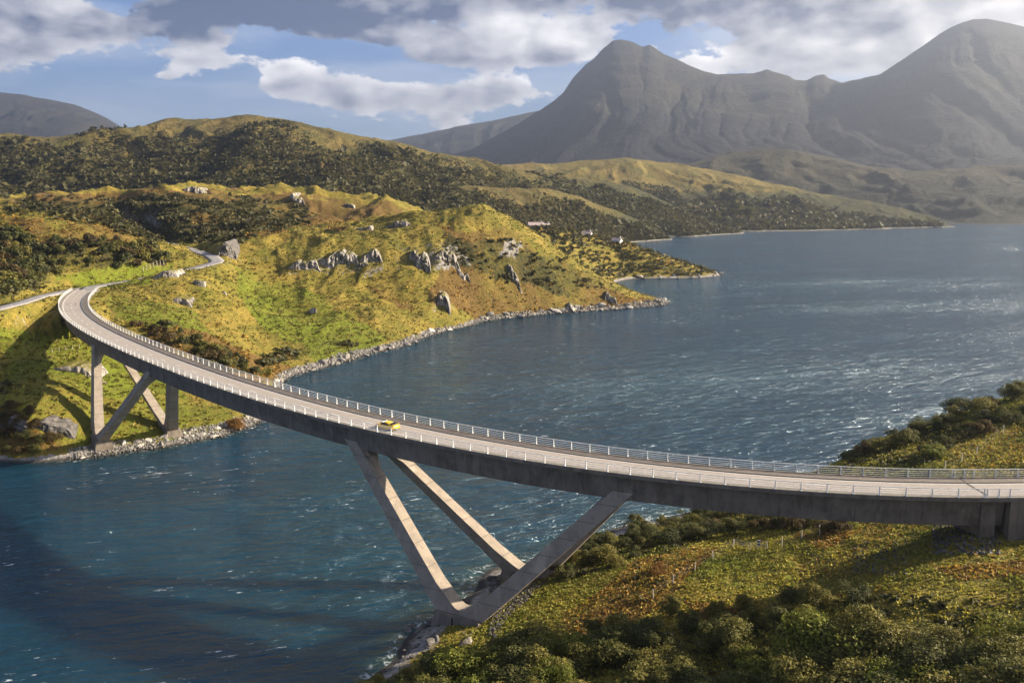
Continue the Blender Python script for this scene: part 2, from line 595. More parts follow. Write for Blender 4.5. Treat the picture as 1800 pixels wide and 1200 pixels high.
p_end = deck_pt(S_MAX, 0, 0)
MAIN_ROAD = np.vstack([[deck_pt(S_MAX - 30, 0, 0), deck_pt(S_MAX - 12, 0, 0), p_end], _road([(160, 503.5, 378), (195, 499, 386), (235, 492.5, 398), (262, 487, 404), (300, 480, 412), (345, 470, 424), (384, 460, 436), (372, 450, 452), (345, 441, 478), (315, 433, 505), (288, 426, 535), (260, 418, 560), (200, 408, 600)])])
SIDE_ROAD = _road([(-250, 610, 240), (-120, 570, 264), (0, 541, 288), (40, 531, 306), (72, 520, 330), (100, 509, 352), (122, 504, 364), (150, 502.5, 374)])


SIDE_ROAD[-1, 2], SIDE_ROAD[-2, 2], SIDE_ROAD[-3, 2] = 25.7, 25.75, 26.1


def resample(P, step):
    P = np.asarray(P)
    s = np.r_[0, np.cumsum(np.linalg.norm(np.diff(P, axis=0), axis=1))]
    q = np.arange(0, s[-1], step)
    out = np.stack([np.interp(q, s, P[:, k]) for k in range(3)], 1)
    for _ in range(int(10 / step)):
        out[1:-1] = out[:-2] * .25 + out[1:-1] * .5 + out[2:] * .25
    return out


MAIN_ROAD, SIDE_ROAD = resample(MAIN_ROAD, 2.0), resample(SIDE_ROAD, 2.0)
_ds = np.arange(S_MIN + 1, S_MAX, 2.0)
DECK_LINE = np.array([np.r_[frame(s)[0], DECK_Z] for s in _ds])
S_RIGHT_ABUT, S_LEFT_ABUT = 4.3, S_MAX - 72


def near_line(X, Y, line):
    sh = np.shape(X)
    X, Y = np.ravel(X), np.ravel(Y)
    d = np.full(len(X), 1e9)
    z = np.zeros(len(X))
    idx = np.zeros(len(X), int)
    lo, hi = line[:, :2].min(0) - 30, line[:, :2].max(0) + 30
    sel = np.where((X > lo[0]) & (X < hi[0]) & (Y > lo[1]) & (Y < hi[1]))[0]
    for i in range(0, len(sel), 20000):
        q = sel[i:i + 20000]
        dd = (X[q, None] - line[:, 0]) ** 2 + (Y[q, None] - line[:, 1]) ** 2
        j = dd.argmin(1)
        d[q] = np.sqrt(dd[np.arange(len(q)), j])
        z[q] = line[j, 2]
        idx[q] = j
    return d.reshape(sh), z.reshape(sh), idx.reshape(sh)


def ground(X, Y):
    """height of the near and middle land"""
    X, Y = np.asarray(X, float), np.asarray(Y, float)
    z = rbf(X, Y)
    far = np.clip(Y / 500, 0.3, 1.4)
    land = sstep(z, -1.0, 9.0)
    wx = X + 14 * fbm(X / 45, Y / 45, 3, 3)
    wy = Y + 14 * fbm(X / 45, Y / 45, 9, 3)
    n1 = ridged(wx / 62, wy / 40, 11, 4, 0.5)
    n2 = ridged(wx / 17, wy / 13, 23, 4, 0.55)
    n3 = fbm(X / 3.2, Y / 3.2, 5, 3)
    calm = 1 - .7 * sstep(X / Y, -0.05, 0.03) * sstep(Y, 420, 470)
    z = z + calm * land * ((2.6 + 1.3 * sstep(Y, 300, 420)) * n1 * far ** 1.3 + (0.95 + .6 * sstep(Y, 300, 420)) * n2 * far + 0.22 * n3)
    shore = np.exp(-((z) / 1.5) ** 2)
    z = z + shore * (0.7 * n2 * far + 0.30 * n3)
    # terraces: rock steps on the mid-distance slopes
    z = z - land * sstep(Y, 380, 460) * 1.2 * np.abs(fbm(wx / 9, wy / 30, 41, 3))
    # keep the land under the bridge and along the roads
    d, _, idx = near_line(X, Y, DECK_LINE)
    s = _ds[np.clip(idx, 0, len(_ds) - 1)]
    span = (s > S_RIGHT_ABUT) & (s < S_LEFT_ABUT)
    lim = np.where(span, np.where((s < 26) | (s > S_LEFT_ABUT - 24), 21.6, 20.3), 25.2)
    w = 1 - sstep(d, 6.5, 21)
    z = np.where(d < 21.5, z * (1 - w) + np.minimum(z, lim) * w, z)
    fill = (~span) & (s > S_RIGHT_ABUT)
    w2 = 1 - sstep(d, 4.4, 12)
    z = np.where(fill & (d < 12), z * (1 - w2) + 25.2 * w2, z)
    for line, half in ((SIDE_ROAD, 3.0), (MAIN_ROAD, 3.6)):
        d, zr, _ = near_line(X, Y, line)
        w = 1 - sstep(d, half + .6, half + 6)
        z = np.where(d < half + 6.2, z * (1 - w) + (zr - 0.22) * w, z)
    return z


# ------------------------------------------------------------------ materials of the setting
def new_mat(name):
    m = bpy.data.materials.new(name)
    m.use_nodes = True
    return m, NT(m.node_tree)


def land_material(name, grass, straw, bracken, scrub, rock, scale=1.0, rock_amount=1.0):
    m, N = new_mat(name)
    p = N.pos()
    cover = N.attr('cover').outputs['Color']
    sp = N.node('ShaderNodeSeparateColor')
    N.put(sp.inputs[0], cover)
    br, gr, rk = sp.outputs
    sc = N.attr('cover').outputs['Alpha']
    n1 = N.noise(p, 0.11 / scale, 6, 0.62)
    n2 = N.noise(p, 0.55 / scale, 5, 0.65)
    n3 = N.noise(p, 2.6 / scale, 4, 0.65)
    n4 = N.noise(N.mapping(p, (1, 1, .35)), 0.9 / scale, 5, 0.7, 0.6)
    jit = N.mul(N.sub(n2, 0.5), 0.9)
    jit2 = N.mul(N.sub(n3, 0.5), 0.7)
    col = N.mix(N.ramp(N.add(n1, jit2), 0.35, 0.68), grass, straw)
    col = N.mix(N.ramp(N.add(N.add(gr, jit), jit2), 0.35, 0.8), col, tuple(c * f for c, f in zip(grass, (0.95, 1.22, 0.70))))
    col = N.mix(N.ramp(N.add(N.add(br, jit), jit2), 0.36, 0.72), col, bracken)
    col = N.mix(N.ramp(N.add(N.add(sc, jit), jit2), 0.36, 0.66), col, scrub)
    vary = N.node('ShaderNodeMix', data_type='RGBA', blend_type='MULTIPLY')
    vary.inputs[0].default_value = 1.0
    N.put(vary.inputs[6], col)
    g = N.ramp(N.add(N.mul(n3, 0.6), N.mul(n2, 0.5)), 0.3, 0.75, 0.55, 1.4)
    cc = N.node('ShaderNodeCombineColor')
    for s in cc.inputs: N.put(s, g)
    N.put(vary.inputs[7], cc.outputs[0])
    col = vary.outputs[2]
    geo = N.node('ShaderNodeNewGeometry')
    nz = N.sep(geo.outputs['Normal'])[2]
    rmask = N.ramp(N.add(N.add(N.mul(rk, 1.0), N.mul(N.sub(0.72, nz), 0.8 * rock_amount)), N.add(N.mul(N.sub(n4, 0.5), 1.0), N.mul(jit2, .5))), 0.42, 0.60)
    rcol = N.mix(N.ramp(N.noise(p, 1.2 / scale, 6, 0.7, 0.4), 0.35, 0.7), tuple(c * .55 for c in rock), rock)
    h = N.sep(p)[2]
    wet = N.ramp(N.add(h, N.mul(jit2, 1.0)), 0.25, 0.75, 0.22, 1.0)
    rc = N.node('ShaderNodeMix', data_type='RGBA', blend_type='MULTIPLY')
    rc.inputs[0].default_value = 1.0
    N.put(rc.inputs[6], rcol)
    cw = N.node('ShaderNodeCombineColor')
    for s in cw.inputs: N.put(s, wet)
    N.put(rc.inputs[7], cw.outputs[0])
    col = N.mix(rmask, col, rc.outputs[2])
    hh = N.add(N.mul(n2, 1.2), N.add(N.mul(n3, 0.5), N.mul(n4, 0.8)))
    nrm = N.bump(hh, 0.75, 0.9 * scale)
    N.out(N.bsdf(col, 0.9, 0.15, nrm))
    return m


GRASS, STRAW, BRACKEN, SCRUB, ROCK = (0.112, 0.102, 0.015), (0.218, 0.156, 0.030), (0.112, 0.068, 0.019), (0.042, 0.040, 0.012), (0.34, 0.31, 0.28)
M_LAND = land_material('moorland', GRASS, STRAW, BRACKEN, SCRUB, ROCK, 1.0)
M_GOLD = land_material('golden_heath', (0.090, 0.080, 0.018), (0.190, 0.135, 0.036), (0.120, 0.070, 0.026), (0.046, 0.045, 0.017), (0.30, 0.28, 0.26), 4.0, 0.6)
M_HILL = land_material('hill_heath', (0.062, 0.057, 0.016), (0.125, 0.092, 0.027), (0.090, 0.052, 0.022), (0.046, 0.045, 0.017), (0.30, 0.28, 0.26), 4.0, 0.6)  # grass and straw darkened in colour, standing in for cloud shade
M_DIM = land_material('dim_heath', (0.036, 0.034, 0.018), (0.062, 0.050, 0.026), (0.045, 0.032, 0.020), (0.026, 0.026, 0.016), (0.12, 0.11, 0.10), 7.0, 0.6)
M_MOUNT = land_material('mountain_heath', (0.024, 0.024, 0.017), (0.044, 0.037, 0.024), (0.030, 0.023, 0.020), (0.014, 0.014, 0.015), (0.065, 0.063, 0.066), 16.0, 1.0)  # albedo lowered to put the mountain's cloud shade into its colour

# areas of cover, plus cloud shade painted on the second ridge, drawn round what the photograph shows there (pixel outlines, laid on the ground they fall on)
A_GREEN = [[(0, 570), (200, 600), (340, 700), (470, 740), (300, 790), (120, 780), (0, 720)], [(170, 520), (330, 540), (420, 640), (300, 600), (200, 560)],
           [(1240, 980), (1390, 980), (1400, 1030), (1330, 1060), (1230, 1040)], [(420, 470), (520, 500), (700, 600), (560, 640), (430, 560)], [(80, 490), (190, 470), (300, 460), (300, 490), (140, 520)]]
A_BRACKEN_SHADE = [[(0, 345), (330, 332), (520, 340), (730, 366), (600, 400), (420, 415), (100, 380)], [(240, 570), (330, 580), (520, 640), (600, 640), (480, 670), (400, 660), (300, 620)], [(0, 720), (60, 730), (110, 790), (0, 810)],  # bracken; first outline also darkens the second ridge as painted cloud shade
             [(780, 400), (900, 400), (960, 450), (1100, 520), (1170, 530), (1000, 550), (830, 560), (760, 520), (790, 470)],
             [(1120, 985), (1200, 960), (1260, 965), (1180, 1060), (1000, 1120), (980, 1085)], [(1380, 930), (1530, 930), (1460, 965)], [(1200, 1060), (1330, 1075), (1260, 1110)],
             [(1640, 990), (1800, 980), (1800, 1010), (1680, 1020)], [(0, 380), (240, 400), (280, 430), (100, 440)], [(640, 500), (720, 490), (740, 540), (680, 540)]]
A_SCRUB_SHADE = [[(0, 352), (130, 350), (330, 345), (520, 352), (560, 380), (440, 420), (280, 425), (150, 385), (0, 368)], [(190, 355), (330, 360), (330, 425), (230, 405)], [(0, 400), (100, 430), (260, 430), (290, 460), (180, 480), (0, 530)], [(240, 570), (320, 580), (460, 650), (380, 650)], [(140, 370), (330, 390), (460, 385), (420, 420), (290, 420)],  # scrub; first outline thickened to paint cloud shade on the second ridge
           [(780, 410), (900, 420), (1080, 500), (1000, 520), (800, 470)], [(1000, 1135), (1300, 1110), (1360, 1060), (1540, 1040), (1800, 1060), (1800, 1200), (650, 1200)], [(960, 960), (1240, 900), (1300, 930), (1000, 1020)],
           [(1480, 820), (1560, 765), (1700, 720), (1700, 770), (1600, 820)], [(0, 650), (60, 640), (130, 670), (60, 680), (0, 690)], [(460, 640), (470, 620), (640, 600)]]
A_ROCK = [[(500, 455), (560, 445), (640, 438), (680, 455), (680, 482), (560, 485), (500, 485)], [(700, 430), (820, 432), (840, 470), (760, 480), (700, 470)], [(760, 515), (795, 515), (800, 550), (760, 550)],
          [(335, 482), (372, 482), (365, 510), (330, 510)], [(265, 488), (310, 488), (310, 512), (265, 512)], [(385, 415), (412, 418), (412, 458), (388, 456)], [(90, 645), (180, 640), (180, 680), (90, 680)],
          [(1640, 925), (1760, 930), (1750, 965), (1650, 955)], [(880, 420), (920, 425), (915, 450), (880, 450)]]


def cover_of(X, Y, Z):
    px, py = to_px(X, Y, Z)
    jx = px + 26 * fbm(X / 12, Y / 12, 61, 4)
    jy = py + 14 * fbm(X / 12, Y / 12, 67, 4)
    n = fbm(X / 30, Y / 30, 71, 4)
    m = fbm(X / 7, Y / 7, 73, 3)
    br = 0.10 + 0.22 * fbm(X / 13, Y / 13, 95, 3) * (Y < 230) + 0.34 * n + 0.12 * m + 0.30 * fbm(X / 75 + Y / 160, Y / 60, 91, 3)
    gr = 0.20 - 0.25 * n
    sc = 0.04 + 0.34 * fbm(X / 22, Y / 22, 79, 4) + .1 * m
    rk = 0.10 * np.ones_like(X)
    for P in A_GREEN:
        q_ = in_poly(jx, jy, P)
        gr = gr + 0.45 * q_
        sc = sc - 0.12 * q_
        br = br - 0.08 * q_
    for P in A_BRACKEN_SHADE: br = br + 0.58 * in_poly(jx, jy, P)
    for P in A_SCRUB_SHADE: sc = sc + 0.55 * in_poly(jx, jy, P)
    for P in A_ROCK: rk = rk + 0.36 * in_poly(jx, jy, P)
    shore = 1 - sstep(Z + 0.9 * m, 1.0, 2.2)
    rk = rk + 0.75 * shore
    return np.stack([br, gr, rk, sc], 1)


# ------------------------------------------------------------------ ground sheet (finer near the camera)
NU, NV = 860, 780
us = np.linspace(-0.80, 0.80, NU)
Ys = np.exp(np.linspace(math.log(46), math.log(900), NV))
UU, YY = np.meshgrid(us, Ys)
XX = UU * YY
ZZ = ground(XX, YY)


def ground_z(x, y):
    """height of the ground sheet itself (bilinear)"""
    x, y = np.asarray(x, float), np.asarray(y, float)
    fi = np.clip((x / y + 0.80) / 1.60 * (NU - 1), 0, NU - 1.001)
    fj = np.clip((np.log(y) - math.log(46)) / (math.log(900) - math.log(46)) * (NV - 1), 0, NV - 1.001)
    i, j = fi.astype(int), fj.astype(int)
    a_, b_ = fi - i, fj - j
    return (ZZ[j, i] * (1 - a_) + ZZ[j, i + 1] * a_) * (1 - b_) + (ZZ[j + 1, i] * (1 - a_) + ZZ[j + 1, i + 1] * a_) * b_


def grid_quads(nv, nu, keep):
    idx = np.arange(nv * nu).reshape(nv, nu)
    q = np.stack([idx[:-1, :-1], idx[:-1, 1:], idx[1:, 1:], idx[1:, :-1]], -1).reshape(-1, 4)
    return q[keep.reshape(-1)[q].any(1)]


def compact(verts, quads, *extra):
    used = np.zeros(len(verts), bool)
    used[quads.ravel()] = True
    remap = np.cumsum(used) - 1
    return (verts[used], remap[quads]) + tuple(e_[used] for e_ in extra)


gv = np.stack([XX.ravel(), YY.ravel(), np.maximum(ZZ, -4).ravel()], 1)
gq = grid_quads(NV, NU, ZZ > -2.5)
gv, gq = compact(gv, gq)
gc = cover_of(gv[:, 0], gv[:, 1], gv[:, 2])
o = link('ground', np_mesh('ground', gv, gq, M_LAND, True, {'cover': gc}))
tag(o, 'grassy moorland ground rising from the shores of the loch', kind='structure')


# ------------------------------------------------------------------ hills and mountains behind, each its own body
HILL_FN = {}


def hill(name, label, crest, foot, mat, amp, wave, seed, nu=420, nv=150, power=1.0, back=1.45, ends=True):
    cr = np.array([at_y(*c) for c in crest])
    cu = cr[:, 0] / cr[:, 1]
    fu = np.array([at_y(px, 400, Y)[0] / Y for px, Y, z in foot])
    fY, fz = np.array([f[1] for f in foot], float), np.array([f[2] for f in foot], float)
    u = np.linspace(max(cu[0], fu[0]), min(cu[-1], fu[-1]), nu)
    cY, cz = np.interp(u, cu, cr[:, 1]), np.interp(u, cu, cr[:, 2])
    bY, bz = np.interp(u, fu, fY), np.interp(u, fu, fz)
    for _ in range(1):
        cz[1:-1] = cz[:-2] * .2 + cz[1:-1] * .6 + cz[2:] * .2
    for _ in range(6):
        for arr in (cY, bY, bz):
            arr[1:-1] = arr[:-2] * .25 + arr[1:-1] * .5 + arr[2:] * .25
    cs_ = cz.copy()
    for _ in range(900 if mat is M_MOUNT else 60):
        cs_[1:-1] = cs_[:-2] * .25 + cs_[1:-1] * .5 + cs_[2:] * .25
    t = np.linspace(-0.10, back, nv)[:, None]
    Y = bY + (cY - bY) * t
    X = u * Y
    tc = np.clip(t, 0, 1) ** power
    shape = 0.42 * tc + 0.58 * tc * tc * (3 - 2 * tc)
    z = bz + (cs_ - bz) * shape + (cz - cs_) * np.clip(t, 0, 1) ** (6.0 if mat is M_MOUNT else 3.2)
    z = np.where(t < 0, bz + t * 10 * 4.0, z)
    tb = np.clip((t - 1) / (back - 1), 0, 1)
    z = np.where(t > 1, cz + (np.minimum(cz, 0) - 30 - cz) * (0.15 * tb + .85 * tb ** 1.7) - 0 * tb, z)
    wx = X + wave * .35 * fbm(X / wave, Y / wave, seed + 5, 3)
    wy = Y + wave * .35 * fbm(X / wave, Y / wave, seed + 9, 3)
    nn = ridged(wx / wave, wy / wave, seed, 6, 0.52) + 0.35 * fbm(wx / (wave * .18), wy / (wave * .18), seed + 3, 4)
    ce = 0.12 if mat is M_MOUNT else 0.35
    env = np.clip(t * 5, 0, 1) * np.where(t > 0.93, ce, 1.0)
    env = np.where((t > .80) & (t <= .93), 1 - (t - .80) / .13 * (1 - ce), env)
    z = z + amp * nn * env * np.clip((cz - bz) / 60, 0.15, 1)
    if mat is M_MOUNT:                          # gullies and scree fans down the faces
        gl = ridged(wx / 260, wy / 1500, seed + 41, 4, .55)
        band = ridged(z / 85 + .3 * fbm(wx / 500, wy / 500, seed + 47, 3), wx / 1600, seed + 43, 3)
        z = z + np.clip((cz - bz) / 500, 0, 1) * env * (-34 * np.maximum(gl, -.3) + 16 * band * np.clip(t, 0, 1))
    v = np.stack([X.ravel(), Y.ravel(), z.ravel()], 1)
    q = grid_quads(nv, nu, (z > -6))
    v2, q2 = compact(np.stack([v[:, 0], v[:, 1], np.maximum(v[:, 2], -6)], 1), q)
    n1 = fbm(v2[:, 0] / (wave * 1.2), v2[:, 1] / (wave * 1.2), seed + 21, 4)
    n2 = fbm(v2[:, 0] / (wave * .3), v2[:, 1] / (wave * .3), seed + 23, 4)
    rel = np.clip((v2[:, 2]) / max(cz.max(), 1), 0, 1)
    low = 1 - sstep(rel, 0.25, 0.75)
    sc = 0.06 + 0.75 * low + 0.35 * n2
    cov = np.stack([0.25 + .35 * n1, 0.15 - .3 * n1, 0.02 + 0.25 * np.maximum(n2, 0) + .8 * (1 - sstep(v2[:, 2], .8, 2.5)), sc], 1)
    ob = link(name, np_mesh(name, v2, q2, mat, True, {'cover': cov}))
    tag(ob, label, kind='structure')
    HILL_FN[name + label] = (u, np.linspace(-0.10, back, nv), X, Y, z)
    return ob


L_MAIN = 'long dark wooded hill across the middle with a rounded rocky summit'
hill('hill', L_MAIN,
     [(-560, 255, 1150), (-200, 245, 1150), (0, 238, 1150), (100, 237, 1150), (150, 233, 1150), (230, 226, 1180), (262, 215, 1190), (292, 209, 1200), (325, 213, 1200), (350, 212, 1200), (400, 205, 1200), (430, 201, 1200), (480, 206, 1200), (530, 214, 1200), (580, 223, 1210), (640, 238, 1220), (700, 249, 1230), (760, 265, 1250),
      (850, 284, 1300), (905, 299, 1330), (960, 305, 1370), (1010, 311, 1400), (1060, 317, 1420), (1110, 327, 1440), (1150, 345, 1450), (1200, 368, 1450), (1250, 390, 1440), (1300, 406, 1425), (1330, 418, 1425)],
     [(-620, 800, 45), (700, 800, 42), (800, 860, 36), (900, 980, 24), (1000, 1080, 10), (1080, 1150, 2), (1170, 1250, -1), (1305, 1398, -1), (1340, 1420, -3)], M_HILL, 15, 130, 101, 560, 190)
L_SPUR = 'lower grassy spur in front of the long hill running down to the loch'
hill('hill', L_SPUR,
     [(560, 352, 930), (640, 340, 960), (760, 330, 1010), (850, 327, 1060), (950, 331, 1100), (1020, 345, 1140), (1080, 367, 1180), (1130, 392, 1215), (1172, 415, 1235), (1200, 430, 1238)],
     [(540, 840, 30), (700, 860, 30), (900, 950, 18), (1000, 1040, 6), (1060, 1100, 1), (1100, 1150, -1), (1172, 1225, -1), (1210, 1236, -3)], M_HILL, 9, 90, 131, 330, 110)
L_GOLD = 'golden backlit hill beyond the long hill ending at the far water'
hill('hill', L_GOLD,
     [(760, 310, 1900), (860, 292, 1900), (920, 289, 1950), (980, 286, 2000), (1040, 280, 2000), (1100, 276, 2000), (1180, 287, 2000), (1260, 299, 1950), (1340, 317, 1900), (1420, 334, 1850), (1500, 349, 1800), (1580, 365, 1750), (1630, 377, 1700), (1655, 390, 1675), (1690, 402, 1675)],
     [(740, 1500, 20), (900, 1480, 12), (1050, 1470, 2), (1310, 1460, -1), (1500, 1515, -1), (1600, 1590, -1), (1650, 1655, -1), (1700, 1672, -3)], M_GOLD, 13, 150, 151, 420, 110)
L_LOW = 'low hazy moorland ridge below the mountain at the head of the loch'
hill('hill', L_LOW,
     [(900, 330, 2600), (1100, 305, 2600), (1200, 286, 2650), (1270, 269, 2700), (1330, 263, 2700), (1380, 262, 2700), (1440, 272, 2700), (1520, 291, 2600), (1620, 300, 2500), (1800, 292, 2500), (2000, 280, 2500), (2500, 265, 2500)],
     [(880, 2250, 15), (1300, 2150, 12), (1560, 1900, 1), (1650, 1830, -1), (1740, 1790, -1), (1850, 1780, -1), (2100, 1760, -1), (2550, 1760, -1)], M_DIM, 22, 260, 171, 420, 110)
L_FAR = 'low far ridge running behind the left foot of the big mountain'
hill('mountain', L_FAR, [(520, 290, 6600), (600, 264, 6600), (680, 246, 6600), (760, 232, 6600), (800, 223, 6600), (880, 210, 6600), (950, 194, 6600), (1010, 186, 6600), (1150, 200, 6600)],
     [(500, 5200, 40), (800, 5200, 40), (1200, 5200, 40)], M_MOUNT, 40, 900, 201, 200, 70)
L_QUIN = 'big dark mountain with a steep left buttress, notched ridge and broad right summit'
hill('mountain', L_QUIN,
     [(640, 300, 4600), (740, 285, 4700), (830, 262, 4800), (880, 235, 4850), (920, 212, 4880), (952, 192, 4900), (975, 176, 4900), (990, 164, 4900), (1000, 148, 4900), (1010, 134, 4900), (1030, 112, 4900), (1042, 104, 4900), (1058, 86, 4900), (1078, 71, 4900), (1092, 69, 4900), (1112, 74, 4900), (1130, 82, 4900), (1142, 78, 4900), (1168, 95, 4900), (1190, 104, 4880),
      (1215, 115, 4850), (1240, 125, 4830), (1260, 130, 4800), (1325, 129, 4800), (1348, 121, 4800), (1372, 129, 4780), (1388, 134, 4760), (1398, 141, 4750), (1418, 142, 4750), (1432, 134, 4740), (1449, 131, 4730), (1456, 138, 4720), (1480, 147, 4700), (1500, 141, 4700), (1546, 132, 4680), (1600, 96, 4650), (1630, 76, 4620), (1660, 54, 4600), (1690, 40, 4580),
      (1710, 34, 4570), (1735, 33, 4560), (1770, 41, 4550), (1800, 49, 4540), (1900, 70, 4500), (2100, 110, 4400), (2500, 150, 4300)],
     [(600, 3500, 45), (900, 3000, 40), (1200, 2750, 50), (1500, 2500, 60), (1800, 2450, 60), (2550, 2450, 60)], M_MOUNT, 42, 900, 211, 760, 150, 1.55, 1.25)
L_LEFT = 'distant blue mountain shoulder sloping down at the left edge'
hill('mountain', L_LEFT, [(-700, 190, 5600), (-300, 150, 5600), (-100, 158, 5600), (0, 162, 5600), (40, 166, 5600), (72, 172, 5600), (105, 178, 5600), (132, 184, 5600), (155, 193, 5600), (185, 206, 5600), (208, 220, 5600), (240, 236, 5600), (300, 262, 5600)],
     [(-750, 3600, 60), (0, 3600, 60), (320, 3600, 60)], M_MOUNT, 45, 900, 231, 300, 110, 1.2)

# ------------------------------------------------------------------ water
m, N = new_mat('loch_water')
p = N.pos()
p2 = N.mapping(p, (1, 1, 1), (0, 0, R(-18)))
dist = N.node('ShaderNodeVectorMath', operation='LENGTH')
N.put(dist.inputs[0], p)
gust = N.noise(N.mapping(p2, (0.25, 1.0, 1)), 0.010, 5, 0.6)
w1 = N.noise(N.mapping(p2, (0.50, 1.45, 1)), 0.42, 5, 0.62, 0.35)
w2 = N.noise(N.mapping(p2, (0.55, 1.35, 1), (0, 0, R(31))), 0.14, 4, 0.55, 0.2)
w3 = N.noise(N.mapping(p2, (0.35, 1.0, 1)), 0.03, 4, 0.55)
hgt = N.mul(N.add(N.add(N.mul(w1, 1.7), N.mul(w2, 3.0)), N.mul(w3, 3.4)), N.ramp(gust, 0.3, 0.7, 0.6, 1.35))
nrm = N.bump(hgt, 1.0, 1.0)
deep = N.mix(N.ramp(gust, 0.35, 0.7), (0.0028, 0.023, 0.041), (0.0056, 0.041, 0.070))
depth = N.attr('depth').outputs['Fac']
deep = N.mix(N.mul(N.ramp(depth, 0.0, 1.0), 0.6), deep, (0.016, 0.048, 0.044))
crest = N.noise(N.mapping(p2, (0.38, 1.5, 1)), 0.62, 7, 0.74, 0.6)
patch = N.noise(p2, 0.03, 4, 0.6)
streak = N.noise(N.mapping(p2, (0.22, 2.2, 1), (0, 0, R(50))), 0.5, 4, 0.75, 0.8)
foam = N.ramp(N.add(crest, N.mul(N.sub(patch, 0.5), 0.34)), 0.640, 0.715)
foam2 = N.mul(N.ramp(N.add(streak, N.mul(N.sub(patch, 0.5), 0.5)), 0.69, 0.80), 0.45)
surf = N.mul(N.ramp(depth, 0.55, 1.0), N.ramp(N.noise(p, 0.8, 5, 0.7, 0.6), 0.52, 0.66))
fo = N.math('MINIMUM', N.add(N.add(foam, foam2), N.mul(surf, 0.8)), 1.0)
wat = N.bsdf(deep, 0.15, 0.95, nrm, IOR=1.333, **{'Specular Tint': (0.64, 0.88, 1.0, 1.0), 'Subsurface Weight': 1.0, 'Subsurface Scale': 1.0})
wb = wat.node
wb.subsurface_method = 'BURLEY'
wb.inputs['Subsurface Radius'].default_value = (5.0, 9.0, 11.0)
fm = N.bsdf((0.62, 0.66, 0.68), 0.7, 0.3)
ms = N.node('ShaderNodeMixShader')
N.put(ms.inputs[0], N.mul(fo, 0.85))
N.t.links.new(wat, ms.inputs[1])
N.t.links.new(fm, ms.inputs[2])
N.out(ms.outputs[0])
M_WATER = m
wu = np.linspace(-0.9, 0.9, 240)
wY = np.exp(np.linspace(math.log(40), math.log(7000), 260))
wU, wYY = np.meshgrid(wu, wY)
wX = wU * wYY
inside = (wYY < 880) & (np.abs(wU) < 0.79) & (wYY > 47)
gz = np.where(inside, ground_z(wX, np.clip(wYY, 47, 880)), -4.0)
dep = np.where(inside, sstep(gz, -1.9, 0.0), 0.0)
wv = np.stack([wX.ravel(), wYY.ravel(), np.zeros(wX.size)], 1)
wq = grid_quads(260, 240, np.ones(wX.size, bool))
wc = np.repeat(dep.ravel()[:, None], 4, 1)
o = link('water', np_mesh('water', wv, wq, M_WATER, True, {'depth': wc}))
tag(o, 'wind ruffled dark blue water of the sea loch', kind='structure')
# the loch floor under it
o = link('loch_bed', np_mesh('loch_bed', [(-6500, 30, -6.4), (6500, 30, -6.4), (6500, 7200, -6.4), (-6500, 7200, -6.4)], [(0, 1, 2, 3)], M_MOUNT))
tag(o, 'dark bed of the loch under the water', kind='structure')

# ------------------------------------------------------------------ haze
m, N = new_mat('air')
v = N.node('ShaderNodeVolumePrincipled')
v.inputs['Color'].default_value = (0.78, 0.86, 1.0, 1)
v.inputs['Density'].default_value = 0.000115
v.inputs["Anisotropy"].default_value = 0.78
N.out(v.outputs[0], sock='Volume')
mb = MB()
mb.box((0, 3600, 450), (15000, 9000, 920))
o = mb.build('haze', m)
tag(o, 'thin pale haze in the air over the loch', kind='stuff')

# ------------------------------------------------------------------ bridge
def concrete(name, base, dark, stain=0.5, lift=0.0, drips=0.5):
    m, N = new_mat(name)
    p = N.pos()
    n1 = N.noise(p, 0.35, 6, 0.65)
    run = N.noise(N.mapping(p, (0.8, 0.8, 0.14)), 1.0, 4, 0.6)
    fine = N.noise(p, 7.0, 4, 0.6)
    f = N.add(N.mul(N.ramp(run, 0.44, 0.62), stain * .6), N.mul(N.ramp(n1, 0.44, 0.62), stain * 0.8))
    col = N.mix(f, base, dark)
    col = N.mix(N.ramp(fine, 0.3, 0.8, 0, 0.25), col, tuple(c * 0.6 for c in base))
    pale = N.mul(N.ramp(N.noise(N.mapping(p, (0.8, 0.8, .35)), 0.45, 5, 0.65), 0.56, 0.70), 0.55)
    col = N.mix(pale, col, tuple(min(1, c * 1.5) for c in base))
    zz = N.sep(p)[2]
    fr = N.math('FRACT', N.mul(zz, lift))
    line = N.mul(N.ramp(N.math('ABSOLUTE', N.sub(fr, 0.5)), 0.455, 0.49), 0.45)
    col = N.mix(line, col, tuple(c * 0.45 for c in dark))
    drip = N.noise(N.mapping(p, (2.6, 2.6, 0.05)), 1.0, 3, 0.6)
    col = N.mix(N.mul(N.ramp(drip, 0.56, 0.70), drips), col, tuple(c * 0.5 for c in dark))
    N.out(N.bsdf(col, 0.85, 0.25, N.bump(N.add(fine, N.mul(run, .6)), 0.3, 0.06)))
    return m


M_CONC = concrete('girder_concrete', (0.280, 0.228, 0.178), (0.130, 0.105, 0.082), 0.75, 0.0, 0.6)
M_LEG = concrete('leg_concrete', (0.285, 0.235, 0.18), (0.17, 0.14, 0.11), 0.5, 0.38, 0.35)
M_KERB = concrete('kerb_concrete', (0.26, 0.23, 0.19), (0.17, 0.15, 0.12), 0.4)

